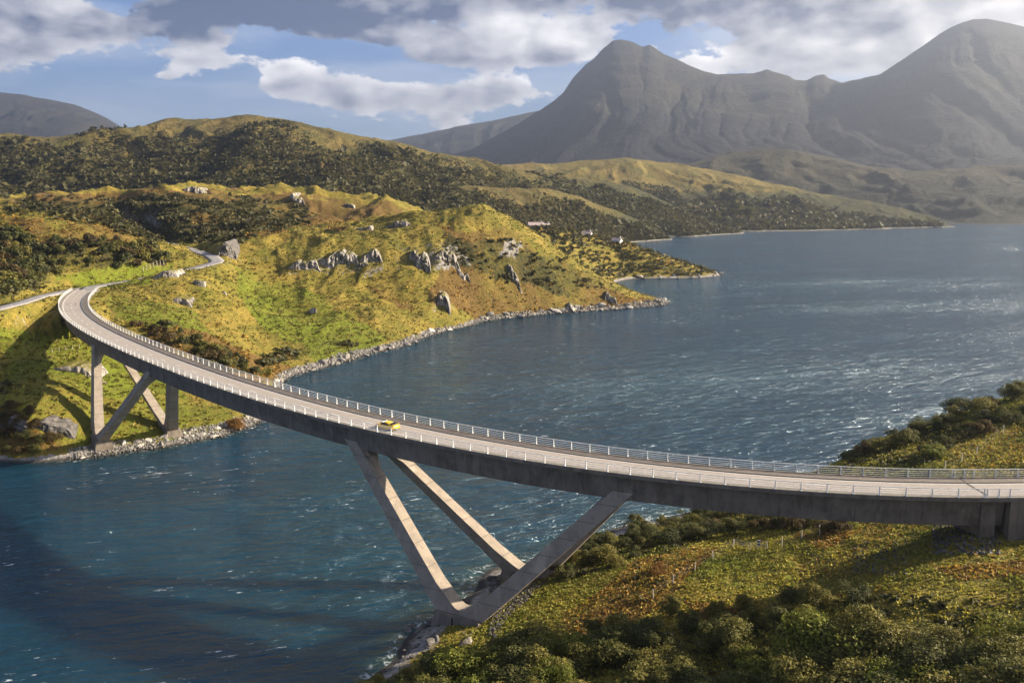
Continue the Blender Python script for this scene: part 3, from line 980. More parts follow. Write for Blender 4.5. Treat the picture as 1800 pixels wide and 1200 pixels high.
m, N = new_mat('pale_asphalt')
p = N.pos()
uvn = N.attr('lane').outputs['Vector']
long_ = N.noise(N.mapping(uvn, (0.012, 5.0, 1)), 1.0, 4, 0.6)
long2 = N.noise(N.mapping(uvn, (0.05, 14.0, 1)), 1.0, 3, 0.6)
fine = N.noise(p, 9.0, 3, 0.6)
blot = N.noise(p, 0.25, 4, 0.6)
col = N.mix(N.ramp(N.add(N.mul(long_, .7), N.mul(long2, .5)), 0.42, 0.78), (0.33, 0.287, 0.245), (0.225, 0.195, 0.165))
col = N.mix(N.ramp(fine, 0.3, 0.8, 0, 0.3), col, (0.18, 0.156, 0.135))
col = N.mix(N.ramp(blot, 0.5, 0.75, 0, 0.30), col, (0.27, 0.23, 0.195))
N.out(N.bsdf(col, 0.8, 0.3))
M_ROAD = m
m, N = new_mat('footway_asphalt')
p = N.pos()
col = N.mix(N.ramp(N.noise(p, 0.8, 5, 0.65), 0.35, 0.7), (0.165, 0.138, 0.115), (0.115, 0.096, 0.08))
N.out(N.bsdf(col, 0.85, 0.25))
M_FOOTWAY = m
m, N = new_mat('white_paint')
N.out(N.bsdf(N.mix(N.ramp(N.noise(N.pos(), 1.5, 4, .6), .45, .75), (0.70, 0.69, 0.66), (0.50, 0.48, 0.44)), 0.45, 0.4))
M_WHITE = m
m, N = new_mat('dark_joint')
N.out(N.bsdf((0.03, 0.028, 0.026), 0.8, 0.2))
M_DARK = m
m, N = new_mat('land_asphalt')
p = N.pos()
col = N.mix(N.ramp(N.noise(p, 0.5, 5, 0.65), 0.35, 0.7), (0.24, 0.225, 0.215), (0.165, 0.155, 0.150))
N.out(N.bsdf(col, 0.85, 0.25))
M_LANDROAD = m
m, N = new_mat('verge_grass')
col = N.mix(N.ramp(N.noise(N.pos(), 0.9, 5, 0.65), 0.35, 0.7), (0.12, 0.125, 0.02), (0.17, 0.135, 0.03))
N.out(N.bsdf(col, 0.9, 0.15))
M_VERGE = m

bridge = empty('road_bridge', tuple(deck_pt(80, 0, 0)))
tag(bridge, 'curved concrete road bridge on splayed V shaped legs crossing the loch', 'bridge')
BO = Vector(bridge.location)


def bpart(mb, name, mat, parent=None, smooth=False):
    """part of the bridge, kept in world coordinates under the bridge's Empty"""
    off = np.array(BO)
    mb.v = [tuple(np.array(v_) - off) for v_ in mb.v]
    return mb.build(name, mat, parent or bridge, smooth)




def s_at(x, y):
    return float(_s[((_pp - np.array([x, y])) ** 2).sum(1).argmin()])


S_L = np.arange(S_MIN + 2, S_MAX - 2, 1.5)
HALF = WID / 2


def sweep(profile, svals, name, mat, parent=None, lane=False, cap=True):
    mb = MB()
    rings = [[deck_pt(s, o_, z_) for o_, z_ in profile] for s in svals]
    mb.loft(rings, cap=cap)
    off = np.array(BO)
    mb.v = [tuple(np.array(v_) - off) for v_ in mb.v]
    me = mb.mesh(name, mat)
    if lane:
        at = me.attributes.new('lane', 'FLOAT_VECTOR', 'POINT')
        co = np.empty(len(me.vertices) * 3)
        me.vertices.foreach_get('co', co)
        co = co.reshape(-1, 3) + off
        d2 = (co[:, None, 0] - _pp[None, ::8, 0]) ** 2 + (co[:, None, 1] - _pp[None, ::8, 1]) ** 2
        j = d2.argmin(1)
        sv = _s[::8][j]
        nn_ = np.stack([_tan[::8][j][:, 1], -_tan[::8][j][:, 0]], 1)
        ov = ((co[:, :2] - _pp[::8][j]) * nn_).sum(1)
        at.data.foreach_set('vector', np.stack([sv, ov, np.zeros_like(sv)], 1).astype(np.float32).ravel())
    return link(name, me, parent or bridge)


S_SPAN = S_L[(S_L > S_RIGHT_ABUT - 3.5) & (S_L < S_LEFT_ABUT + 2)]
GIRD = [(-HALF + 1.15, -0.62), (-HALF + 1.55, -4.0), (HALF - 1.55, -3.85), (HALF - 1.15, -0.50)]
sweep(GIRD, S_SPAN, 'box_girder', M_CONC)
sweep([(-HALF, -0.06), (-HALF, -0.42), (-HALF + 1.0, -0.66), (HALF - 1.0, -0.62), (HALF, -0.42), (HALF, -0.06)], S_L, 'deck_slab', M_CONC)
sweep([(-HALF + 1.0, -0.055), (-HALF + 1.0, 0.0), (HALF - 2.35, 0.0), (HALF - 2.35, -0.055)], S_L, 'carriageway', M_ROAD, lane=True)
sweep([(-HALF - 0.02, -0.05), (-HALF - 0.02, 0.12), (-HALF + 0.98, 0.12), (-HALF + 0.98, -0.05)], S_L, 'kerb', M_KERB)
sweep([(HALF - 2.33, -0.05), (HALF - 2.33, 0.14), (HALF - 2.10, 0.14), (HALF - 2.10, -0.05)], S_L, 'kerb', M_KERB)
sweep([(HALF - 2.10, -0.045), (HALF - 2.10, 0.12), (HALF - 0.38, 0.12), (HALF - 0.38, -0.045)], S_L, 'footway', M_FOOTWAY)
sweep([(HALF - 0.36, -0.05), (HALF - 0.36, 0.20), (HALF + 0.02, 0.20), (HALF + 0.02, -0.05)], S_L, 'kerb', M_KERB)
sweep([(-HALF + 1.32, 0.004), (-HALF + 1.32, 0.008), (-HALF + 1.46, 0.008), (-HALF + 1.46, 0.004)], S_L, 'edge_line', M_WHITE)
sweep([(HALF - 2.78, 0.004), (HALF - 2.78, 0.008), (HALF - 2.64, 0.008), (HALF - 2.64, 0.004)], S_L, 'edge_line', M_WHITE)
# broken centre line: each dash a piece of its own
for s in np.arange(S_MIN + 8, S_MAX - 6, 9.0):
    mb = MB()
    mb.loft([[deck_pt(q, o_, z_) for o_, z_ in [(-0.73, .004), (-0.73, .008), (-0.62, .008), (-0.62, .004)]] for q in (s, s + 1.3, s + 2.6)])
    bpart(mb, 'centre_dash', M_WHITE)
# expansion joints across the deck
for s in (S_RIGHT_ABUT - 0.7, S_LEFT_ABUT + 1.0):
    p0, d0, n0 = frame(s)
    mb = MB()
    for (o0, o1, zz) in ((-HALF + 1.0, HALF - 2.35, 0.012), (HALF - 2.1, HALF - .38, 0.132)):
        q = [deck_pt(s, o0, zz), deck_pt(s, o1, zz), deck_pt(s + .28, o1, zz), deck_pt(s + .28, o0, zz)]
        mb.hexa([a_ - np.array([0, 0, .03]) for a_ in q], q)
    bpart(mb, 'expansion_joint', M_DARK)
# two patched rectangles in the carriageway
for s, o0, o1, ln in ((s_at(-31.5, 156.5), -2.9, -.9, 3.2), (s_at(-146, 315), -2.2, .6, 7.0)):
    mb = MB()
    for (a0, a1, b0, b1) in ((s, s + .22, o0, o1), (s + ln - .22, s + ln, o0, o1), (s + .24, s + ln - .24, o0, o0 + .16), (s + .24, s + ln - .24, o1 - .16, o1)):
        q = [deck_pt(a0, b0, .007), deck_pt(a1, b0, .007), deck_pt(a1, b1, .007), deck_pt(a0, b1, .007)]
        mb.hexa([v_ - np.array([0, 0, .02]) for v_ in q], q)
    bpart(mb, 'patch_seam', M_DARK)
# construction joints of the girder: thin proud ribs between the cast sections
for s in np.arange(4.0, S_SPAN[-1], 21.5):
    mb = MB()
    q0 = [deck_pt(s, -HALF + 1.12, -0.70), deck_pt(s, -HALF + 1.53, -4.0), deck_pt(s + .16, -HALF + 1.53, -4.0), deck_pt(s + .16, -HALF + 1.12, -0.70)]
    n_ = frame(s)[2]
    q1 = [a_ + np.r_[n_, 0] * .1 for a_ in q0]
    mb.hexa(q0, q1)
    bpart(mb, 'section_joint', M_CONC)


def parapet(side):
    off = -HALF + 0.10 if side < 0 else HALF - 0.17
    base = 0.12 if side < 0 else 0.20
    hgt = 1.12
    s_hi = S_MAX - 6 if side < 0 else S_MAX - 9
    svals = np.arange(S_MIN + 3, s_hi, 1.5)
    root = empty('parapet', (0, 0, 0), 0, bridge)
    if side < 0: root['label'] = 'near white parapet of posts and thin rails'
    else: root['label'] = 'far white parapet beside the footway'
    for k, (z, th) in enumerate(((1.12, 0.085), (0.80, 0.05), (0.53, 0.05), (0.27, 0.05))):
        h = th / 2
        sweep([(off - h, base + z - h), (off - h, base + z + h), (off + h, base + z + h), (off + h, base + z - h)], svals, 'rail', M_WHITE, root)
    mbp = MB()
    mbp.hexa([(-.055, -.09, 0), (.055, -.09, 0), (.055, .09, 0), (-.055, .09, 0)], [(-.045, -.05, hgt), (.045, -.05, hgt), (.045, .05, hgt), (-.045, .05, hgt)])
    mbp.box((0, 0, 0.02), (.24, .28, .05))
    pm = mbp.mesh('post', M_WHITE)
    s = S_MIN + 4
    k = 0
    posts = []
    while s < s_hi - 1:
        posts.append(s)
        s += 3.05
    for extra in (S_RIGHT_ABUT + 0.1, S_RIGHT_ABUT - 1.3):          # doubled posts at the movement joint
        posts.append(extra)
    for s in posts:
        o_ = link('post', pm, root)
        p_, d_, _ = frame(s)
        o_.location = Vector(deck_pt(s, off, base)) - BO
        o_.rotation_euler = (0, 0, math.atan2(d_[1], d_[0]))


parapet(-1)
parapet(1)

# ---- piers
S_PIER = [None, None]


def s_near(xy):
    return float(_s[((_pp - np.array(xy)) ** 2).sum(1).argmin()])


S_PIER[0] = s_near((-4.2, 134.6)) - 0.2
S_PIER[1] = S_PIER[0] + 134.2


def quad_section(c, T, Nn, wt, wn):
    c, T3, N3 = np.array(c), np.r_[T, 0], np.r_[Nn, 0]
    return [c - T3 * wt / 2 - N3 * wn / 2, c + T3 * wt / 2 - N3 * wn / 2, c + T3 * wt / 2 + N3 * wn / 2, c - T3 * wt / 2 + N3 * wn / 2]


def fillet(mb, V, d1, d2, L, w, ext, n=9):
    """concave web between two lines leaving V; ext = extrusion direction, w = thickness"""
    V, d1, d2 = np.array(V), np.array(d1) / np.linalg.norm(d1), np.array(d2) / np.linalg.norm(d2)
    A, B = V + d1 * L, V + d2 * L
    ctrl = V + (A + B - 2 * V) * 0.10
    curve = [(1 - t) ** 2 * A + 2 * t * (1 - t) * ctrl + t * t * B for t in np.linspace(0, 1, n)]
    e_ = np.array(ext) * w / 2
    for a_, b_ in zip(curve, curve[1:]):
        mb.hexa([V - e_, a_ - e_, b_ - e_, b_ - e_ * .999], [V + e_, a_ + e_, b_ + e_, b_ + e_ * .999])


def pier(sc_, base_z, spread=8.6, reach=(24.0, 24.0), base_half=1.9):
    pc, T, Nn = frame(sc_)
    root = empty('pier', tuple(Vector((pc[0], pc[1], base_z)) - BO), 0, bridge)
    org = np.array([pc[0], pc[1], base_z])

    def put(mb, name, mat):
        mb.v = [tuple(np.array(v_) - org) for v_ in mb.v]
        return mb.build(name, mat, root)
    tops = {}
    for sg in (1, -1):
        pt, Tt, Nt = frame(sc_ + sg * (reach[0] if sg > 0 else reach[1]))
        tops[sg] = (pt, Tt, Nt)
    legs = {}
    for sg in (1, -1):
        pt, Tt, Nt = tops[sg]
        for tr in (-1, 1):
            b = np.r_[pc + Nn * tr * spread + T * sg * base_half, base_z + 1.0]
            t_ = np.r_[pt + Nt * tr * 2.55 - Tt * sg * 0.4, DECK_Z - 0.035 * (tr * 2.5 + HALF) - 3.75]
            legs[(sg, tr)] = (b, t_)
            mb = MB()
            rings = []
            for k in np.linspace(0, 1, 13):
                c = b + (t_ - b) * k
                Tm, Nm = T * (1 - k) + Tt * k, Nn * (1 - k) + Nt * k
                Tm, Nm = Tm / np.linalg.norm(Tm), Nm / np.linalg.norm(Nm)
                rings.append(quad_section(c, Tm, Nm, 3.5 - .45 * k, 2.35 - .55 * k))
            up = (t_ - b) / (t_ - b)[2]
            rings.append([q + up * 0.9 for q in rings[-1]])
            mb.loft(rings)
            put(mb, 'leg', M_LEG)
    for sg in (1, -1):                         # arched head joining the near and far leg under the deck
        pt, Tt, Nt = tops[sg]
        mb = MB()
        (b1, t1), (b2, t2) = legs[(sg, -1)], legs[(sg, 1)]
        mid = (t1 + t2) / 2
        d1, d2 = b1 - t1, b2 - t2
        V = mid + np.array([0, 0, 1.0])
        rings = []
        n = 12
        top_z = mid[2] + .1
        lo = []
        for k in np.linspace(-1, 1, n):
            depth = 0.75 + 4.4 * abs(k) ** 2.2      # arch soffit
            tt_ = depth / max(1e-6, -(d1[2] / np.linalg.norm(d1)))
            cen = mid + (t2 - t1) / 2 * k
            dm = d1 * (1 - (k + 1) / 2) + d2 * (k + 1) / 2
            dm = dm / -dm[2]
            lo.append((cen, cen + dm * depth))
        for (a_, al), (b_, bl) in zip(lo, lo[1:]):
            e_ = np.r_[Tt, 0] * 1.42
            u = np.array([0, 0, .45])
            mb.hexa([al - e_, al + e_, bl + e_, bl - e_], [a_ + u - e_, a_ + u + e_, b_ + u + e_, b_ + u - e_])
        put(mb, 'head', M_LEG)
    for tr in (-1, 1):                         # rounded crotch and footing block
        mb = MB()
        (b1, t1), (b2, t2) = legs[(1, tr)], legs[(-1, tr)]
        mid = (b1 + b2) / 2
        d1, d2 = (t1 - b1), (t2 - b2)
        d1, d2 = d1 / d1[2], d2 / d2[2]
        n = 15
        rows = []
        for k in np.linspace(-1, 1, n):
            hgt_ = 1.2 + 5.8 * abs(k) ** 2.4
            dm = d1 * (1 + k) / 2 + d2 * (1 - k) / 2
            cen = mid + (b1 - b2) / 2 * k
            rows.append((cen - np.array([0, 0, .9]), cen + dm * hgt_))
        for (a_, al), (b_, bl) in zip(rows, rows[1:]):
            e_ = np.r_[Nn, 0] * 1.16
            mb.hexa([a_ - e_, a_ + e_, b_ + e_, b_ - e_], [al - e_, al + e_, bl + e_, bl - e_])
        put(mb, 'crotch', M_LEG)
        mb = MB()
        c = np.r_[pc + Nn * tr * spread, base_z]
        r0 = quad_section(c - np.array([0, 0, 4.5]), T, Nn, 9.2, 4.6)
        r1 = quad_section(c + np.array([0, 0, -0.3]), T, Nn, 8.6, 4.2)
        r2 = quad_section(c + np.array([0, 0, 1.6]), T, Nn, 7.6, 3.2)
        mb.loft([r0, r1, r2])
        put(mb, 'footing', M_CONC)
        # starter joint line
        mb = MB()
        mb.box(c + np.r_[-Nn * 1.9, .3] + np.r_[T * .6, 0], (0.22, .12, 2.2), (np.r_[T, 0], np.r_[Nn, 0], [0, 0, 1]))
        put(mb, 'footing_joint', M_DARK)
    return root


pier(S_PIER[0], 1.3, 9.1, (27.1, 21.0))['label'] = 'nearer pier on the dark rocks of the right shore'
pier(S_PIER[1], 2.0)['label'] = 'farther pier on the green left shore'
# ---- abutments
for s0, sg, lab in ((S_RIGHT_ABUT, -1, 'right abutment with dark bearing gap and wing wall'), (S_LEFT_ABUT, 1, 'left abutment in the green bank')):
    p0, d0, n0 = frame(s0)
    root = empty('abutment', tuple(Vector((p0[0], p0[1], DECK_Z)) - BO), 0, bridge)
    root['label'] = lab
    org = np.array([p0[0], p0[1], DECK_Z])

    def put(mb, name, mat):
        mb.v = [tuple(np.array(v_) - org) for v_ in mb.v]
        return mb.build(name, mat, root)
    mb = MB()                                   # bearing pier just under the girder's end
    ss = [s0 - sg * 0.2, s0 + sg * 1.6]
    mb.hexa([deck_pt(ss[0], -HALF + 1.0, -7), deck_pt(ss[1], -HALF + 1.0, -7), deck_pt(ss[1], HALF - 1.2, -7), deck_pt(ss[0], HALF - 1.2, -7)],
            [deck_pt(ss[0], -HALF + 1.0, -.70), deck_pt(ss[1], -HALF + 1.0, -.70), deck_pt(ss[1], HALF - 1.2, -.70), deck_pt(ss[0], HALF - 1.2, -.70)])
    put(mb, 'bearing_wall', M_CONC)
    for oo in ((-HALF + .05, -HALF + .75), (HALF - .75, HALF - .05)):
        mb = MB()
        sw = np.linspace(s0 + sg * 2.8, s0 + sg * 24, 14)
        mb.loft([[deck_pt(q, oo[0], -10), deck_pt(q, oo[0], -.47), deck_pt(q, oo[1], -.47), deck_pt(q, oo[1], -10)] for q in sw])
        put(mb, 'wing_wall', M_CONC)
    mb = MB()
    mb.hexa([deck_pt(s0 + sg * 3.0, -HALF + .8, -10), deck_pt(s0 + sg * 4.0, -HALF + .8, -10), deck_pt(s0 + sg * 4.0, HALF - .8, -10), deck_pt(s0 + sg * 3.0, HALF - .8, -10)],
            [deck_pt(s0 + sg * 3.0, -HALF + .8, -.7), deck_pt(s0 + sg * 4.0, -HALF + .8, -.7), deck_pt(s0 + sg * 4.0, HALF - .8, -.7), deck_pt(s0 + sg * 3.0, HALF - .8, -.7)])
    put(mb, 'back_wall', M_CONC)


# ------------------------------------------------------------------ roads on the land
def ribbon(line, half, name, label, mat, lift=0.0, edge=True):
    d = np.gradient(line[:, :2], axis=0)
    d /= np.linalg.norm(d, axis=1)[:, None]
    n_ = np.stack([d[:, 1], -d[:, 0]], 1)
    rows = []
    for k in (-1.0, -.5, 0, .5, 1.0):
        q = line.copy()
        q[:, :2] += n_ * half * k
        q[:, 2] += lift + 0.05 * (1 - k * k)
        rows.append(q)
    low = [rows[0] - np.array([0, 0, .5]), rows[-1] - np.array([0, 0, .5])]
    allr = [low[0]] + rows + [low[1]]
    V = np.stack(allr, 1).reshape(-1, 3)
    q_ = grid_quads(len(line), len(allr), np.ones(len(V), bool))
    o_ = link(name, np_mesh(name, V, q_, mat, True))
    tag(o_, label, kind='structure')
    return o_


ribbon(MAIN_ROAD[np.arange(len(MAIN_ROAD)) > 12], 3.3, 'road', 'grey road leading from the bridge end up the valley', M_LANDROAD)
ribbon(SIDE_ROAD, 2.6, 'road', 'narrow grey side road at the left edge below the dark woods', M_LANDROAD)


# ------------------------------------------------------------------ vegetation materials
def leaf_material(name, c0, c1, hue=0.5, trans=0.35, g0=0.6, g1=1.35):
    m, N = new_mat(name)
    t = N.attr('tint')
    sp = N.sep(t.outputs['Vector'])
    rnd = N.node('ShaderNodeObjectInfo').outputs['Random']
    col = N.mix(N.math('MINIMUM', N.math('MAXIMUM', N.add(N.mul(sp[0], 0.75), N.mul(N.sub(rnd, 0.5), hue)), 0.0), 1.0), c0, c1)
    g = N.ramp(sp[1], 0, 1, g0, g1)
    cc = N.node('ShaderNodeCombineColor')
    for s in cc.inputs: N.put(s, g)
    mx = N.node('ShaderNodeMix', data_type='RGBA', blend_type='MULTIPLY')
    mx.inputs[0].default_value = 1.0
    N.put(mx.inputs[6], col)
    N.put(mx.inputs[7], cc.outputs[0])
    col = mx.outputs[2]
    d = N.bsdf(col, 0.65, 0.25)
    tr = N.node('ShaderNodeBsdfTranslucent')
    N.put(tr.inputs['Color'], col)
    ms = N.node('ShaderNodeMixShader')
    ms.inputs[0].default_value = trans
    N.t.links.new(d, ms.inputs[1])
    N.t.links.new(tr.outputs[0], ms.inputs[2])
    N.out(ms.outputs[0])
    return m


M_LEAF = leaf_material('green_leaves', (0.080, 0.084, 0.017), (0.215, 0.178, 0.036), 0.7)
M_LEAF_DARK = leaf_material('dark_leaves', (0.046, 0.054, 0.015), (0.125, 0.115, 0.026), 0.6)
M_LEAF_LIME = leaf_material('lime_leaves', (0.110, 0.130, 0.016), (0.190, 0.180, 0.022), 0.4)
M_LEAF_RUST = leaf_material('rust_leaves', (0.150, 0.065, 0.016), (0.230, 0.120, 0.022), 0.5)
M_LEAF_BROWN = leaf_material('brown_leaves', (0.070, 0.048, 0.018), (0.130, 0.090, 0.026), 0.6)
M_TUFT_FAR = leaf_material('far_grass_tufts', (0.110, 0.108, 0.016), (0.240, 0.180, 0.034), 0.0)
M_BRACKEN = leaf_material('bracken_fronds', (0.190, 0.105, 0.020), (0.400, 0.250, 0.040), 0.0)
M_TUFT = leaf_material('grass_tufts', (0.150, 0.165, 0.020), (0.420, 0.330, 0.050), 0.0)
M_SCRUB = leaf_material('scrub_leaves', (0.040, 0.042, 0.013), (0.105, 0.086, 0.024), 0.0, 0.3)
M_WOOD = leaf_material('far_birch_leaves', (0.056, 0.053, 0.018), (0.098, 0.084, 0.026), 0.0, 0.35, 0.85, 1.12)
m, N = new_mat('bark')
N.out(N.bsdf(N.mix(N.noise(N.pos(), 4, 4), (0.07, 0.055, 0.045), (0.16, 0.14, 0.12)), 0.9, 0.15))
M_BARK = m


def quads_at(c, nrm, size, r):
    """leaf quads: centres c, rough normals nrm, sizes"""
    n = len(c)
    nrm = nrm / np.linalg.norm(nrm, axis=1, keepdims=True)
    a_ = np.cross(nrm, r.normal(size=(n, 3)))
    a_ /= np.linalg.norm(a_, axis=1, keepdims=True)
    b_ = np.cross(nrm, a_)
    s = (size * r.uniform(.6, 1.3, n))[:, None] / 2
    el_ = r.uniform(.55, 1.0, n)[:, None]
    v = np.stack([c - a_ * s, c - b_ * s * el_ + nrm * s * .25, c + a_ * s, c + b_ * s * el_ + nrm * s * .25], 1)
    return v.reshape(-1, 3)


def crown_mesh(name, mat, seed, rad, hgt, nblob, nleaf, leaf, low=0.12):
    r = np.random.default_rng(seed)
    cs, rs = [], []
    for k in range(nblob):
        th = r.uniform(0, 6.283)
        q = math.sqrt(r.uniform(0, 1)) * 0.72
        zz = low + (1 - low) * r.uniform(0.12, 0.86) * (1 - 0.45 * q)
        cs.append([rad * q * math.cos(th), rad * q * math.sin(th), hgt * zz])
        rs.append(rad * r.uniform(.28, .50) * (1.1 - .35 * zz))
    cs, rs = np.array(cs), np.array(rs)
    k = r.integers(0, nblob, nleaf)
    dirs = r.normal(size=(nleaf, 3))
    dirs /= np.linalg.norm(dirs, axis=1, keepdims=True)
    dirs[:, 2] = np.where(dirs[:, 2] < -.45, -dirs[:, 2], dirs[:, 2])
    rr = rs[k] * r.uniform(.72, 1.12, nleaf) * (1 + .22 * np.sin(dirs[:, 0] * 7 + k) * np.sin(dirs[:, 1] * 6 + 2 * k))
    c = cs[k] + dirs * rr[:, None] * np.array([1, 1, .85])
    keep = c[:, 2] > 0.05
    c, dirs, k = c[keep], dirs[keep], k[keep]
    nrm = dirs + r.normal(size=c.shape) * .55 + np.array([0, 0, .3])
    v = quads_at(c, nrm, np.full(len(c), leaf), r)
    q = np.arange(len(v)).reshape(-1, 4)
    bl = r.uniform(0, 1, nblob)
    t0 = np.clip(bl[k] * .6 + r.uniform(0, .5, len(c)), 0, 1)
    t1 = r.uniform(0, 1, len(c))
    col = np.repeat(np.stack([t0, t1, t0 * 0, t0 * 0 + 1], 1), 4, axis=0)
    return np_mesh(name, v, q, mat, False, {'tint': col})


def trunk_mesh(name, seed, hgt, rad):
    r = np.random.default_rng(seed)
    mb = MB()
    p = np.array([0, 0, -.4])
    segs = [(p, .075 * rad)]
    for k in range(4):
        p = p + np.array([r.normal() * .12 * rad, r.normal() * .12 * rad, hgt * .2])
        segs.append((p, .075 * rad * (1 - .2 * (k + 1))))
    for (a_, ra), (b_, rb) in zip(segs, segs[1:]):
        mb.bar(a_, b_, (ra, rb), 6)
    for k in range(6):
        a_, ra = segs[1 + k % 3]
        th = r.uniform(0, 6.28)
        e_ = a_ + np.array([math.cos(th) * rad * .55, math.sin(th) * rad * .55, hgt * r.uniform(.22, .42)])
        mid = (a_ + e_) / 2 + np.array([0, 0, hgt * .06])
        mb.bar(a_, mid, (ra * .6, ra * .4), 5)
        mb.bar(mid, e_, (ra * .4, ra * .15), 5)
    return mb.mesh(name, M_BARK, True)


TRUNKS = [trunk_mesh('trunk', 50 + k, 1.0, 0.6) for k in range(3)]
CROWN = {}
for kind, mat in (('green', M_LEAF), ('dark', M_LEAF_DARK), ('lime', M_LEAF_LIME), ('rust', M_LEAF_RUST), ('brown', M_LEAF_BROWN)):
    nvar = 5 if kind in ('green', 'dark') else 2
    CROWN[kind] = [crown_mesh('crown', mat, hash_seed, .58 + .08 * (hash_seed % 3), 1.0, 9 + hash_seed % 5, 4200, 0.050, .05)
                   for hash_seed in [100 + 13 * k + len(kind) for k in range(nvar)]]
CROWN_FAR = {}
for kind, mat in (('green', M_LEAF), ('dark', M_LEAF_DARK), ('brown', M_LEAF_BROWN)):
    CROWN_FAR[kind] = [crown_mesh('crown', mat, 300 + 7 * k, .62, 1.0, 8 + k, 420, 0.17, .05) for k in range(3)]

N_TREE = 0


def tree(x, y, h, kind, name, label, cat, group, far=False, wide=1.0):
    global N_TREE
    N_TREE += 1
    z = float(ground_z(x, y)) - 0.12
    root = empty(name, (x, y, z), rng.uniform(0, 6.28))
    tag(root, label, cat, group)
    s = h * rng.uniform(.9, 1.1)
    o_ = link('trunk', TRUNKS[N_TREE % 3], root)
    o_.scale = (s, s, s)
    src = (CROWN_FAR if far else CROWN)[kind]
    o_ = link('crown', src[int(rng.integers(len(src)))], root)
    o_.scale = (s * wide * rng.uniform(.9, 1.2), s * wide * rng.uniform(.9, 1.2), s)
    return root


def scatter(poly, n, dmin, ymin, ymax, tries=4000, zmin=0.7, seed=1):
    """ground points whose picture position falls inside an outline, no two closer than dmin"""
    r = np.random.default_rng(seed)
    P = np.array(poly, float)
    u0, u1 = (P[:, 0].min() - 940) / FPX, (P[:, 0].max() - 860) / FPX
    out = []
    for _ in range(30):
        Y = r.uniform(ymin, ymax, tries)
        X = r.uniform(u0 * 1.05 - .02, u1 * 1.05 + .02, tries) * Y
        Z = ground_z(X, Y)
        px, py = to_px(X, Y, Z)
        ok = in_poly(px, py, poly) & (Z > zmin)
        for x, y in zip(X[ok], Y[ok]):
            if all((x - a_) ** 2 + (y - b_) ** 2 > dmin ** 2 for a_, b_ in out):
                out.append((x, y))
                if len(out) >= n: return out
    return out


def clear_of_bridge(x, y):
    d, _, idx = near_line(np.array([x]), np.array([y]), DECK_LINE)
    return d[0]


COLOR_WORD = {'green': 'olive green', 'dark': 'dark green', 'lime': 'bright lime green', 'rust': 'orange', 'brown': 'brown'}
ROW_WORD = ('front row of ', 'middle row of ', 'back row of ', '')
_U = 'first second third fourth fifth sixth seventh eighth ninth tenth eleventh twelfth thirteenth fourteenth fifteenth sixteenth seventeenth eighteenth nineteenth'.split()
ORD = [''] + _U + ['twentieth'] + ['twenty-' + w_ for w_ in _U[:9]] + ['thirtieth'] + ['thirty-' + w_ for w_ in _U[:9]] + ['fortieth']
GROVES = [
    # outline, count, spacing, near, far, height range, kinds, name, label, category, group
    ([(650, 1300), (650, 1205), (760, 1178), (900, 1150), (1010, 1130), (1130, 1115), (1250, 1110), (1320, 1125), (1345, 1210), (1345, 1330)], 80, 2.1, 60, 150, (2.6, 4.6), ('green', 'green', 'lime', 'dark', 'green'),
     'scrub_tree', 'bottom thicket', 'tree', 'thicket at the bottom of the near slope'),
    ([(1395, 1330), (1400, 1170), (1500, 1130), (1620, 1130), (1640, 1180), (1800, 1150), (1850, 1330)], 34, 2.9, 58, 120, (4.0, 6.0), ('green', 'green', 'lime', 'dark'),
     'birch_tree', 'bottom right trees', 'tree', 'trees in the bottom right corner'),
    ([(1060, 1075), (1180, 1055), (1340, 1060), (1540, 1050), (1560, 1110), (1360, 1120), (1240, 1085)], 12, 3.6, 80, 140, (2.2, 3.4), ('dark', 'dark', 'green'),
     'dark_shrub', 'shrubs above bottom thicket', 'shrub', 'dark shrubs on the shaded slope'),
    ([(960, 1010), (1010, 968), (1100, 930), (1240, 906), (1310, 912), (1310, 945), (1200, 950), (1100, 990), (1000, 1030)], 52, 2.0, 110, 190, (1.9, 3.2), ('dark', 'green', 'dark'),
     'shore_shrub', 'shrubs beside near pier', 'shrub', 'shrubs on the bank beside the near pier'),
    ([(1310, 905), (1480, 912), (1490, 938), (1400, 940), (1320, 940)], 12, 2.4, 110, 190, (2.0, 3.0), ('dark', 'brown'),
     'dark_shrub', 'shadow under the deck', 'shrub', 'shrubs under the deck'),
    ([(1482, 822), (1500, 800), (1560, 765), (1660, 742), (1700, 715), (1800, 688), (1840, 690), (1800, 745), (1700, 775), (1620, 822)], 48, 2.4, 130, 230, (2.4, 3.8), ('dark', 'green', 'dark', 'brown'),
     'hillside_shrub', 'slope behind right parapet', 'shrub', 'shrubs behind the right end of the bridge'),
    ([(0, 405), (100, 430), (200, 425), (270, 440), (292, 462), (180, 476), (110, 480), (60, 500), (0, 525)], 62, 4.0, 300, 460, (3.6, 5.6), ('dark', 'dark', 'green', 'brown'),
     'woodland_tree', 'wood above side road', 'tree', 'woods above the side road at the left'),
    ([(235, 572), (320, 580), (420, 640), (470, 660), (400, 660), (330, 620)], 24, 3.2, 270, 380, (2.6, 4.0), ('dark', 'brown', 'green'),
     'brown_shrub', 'bank inside bridge curve', 'shrub', 'shrubs inside the curve of the bridge'),
    ([(0, 715), (60, 730), (115, 785), (60, 800), (0, 800)], 14, 2.6, 205, 260, (2.2, 3.4), ('brown', 'dark', 'brown'),
     'shore_shrub', 'low cliff at lower left', 'shrub', 'brown shrubs at the lower left edge'),
]
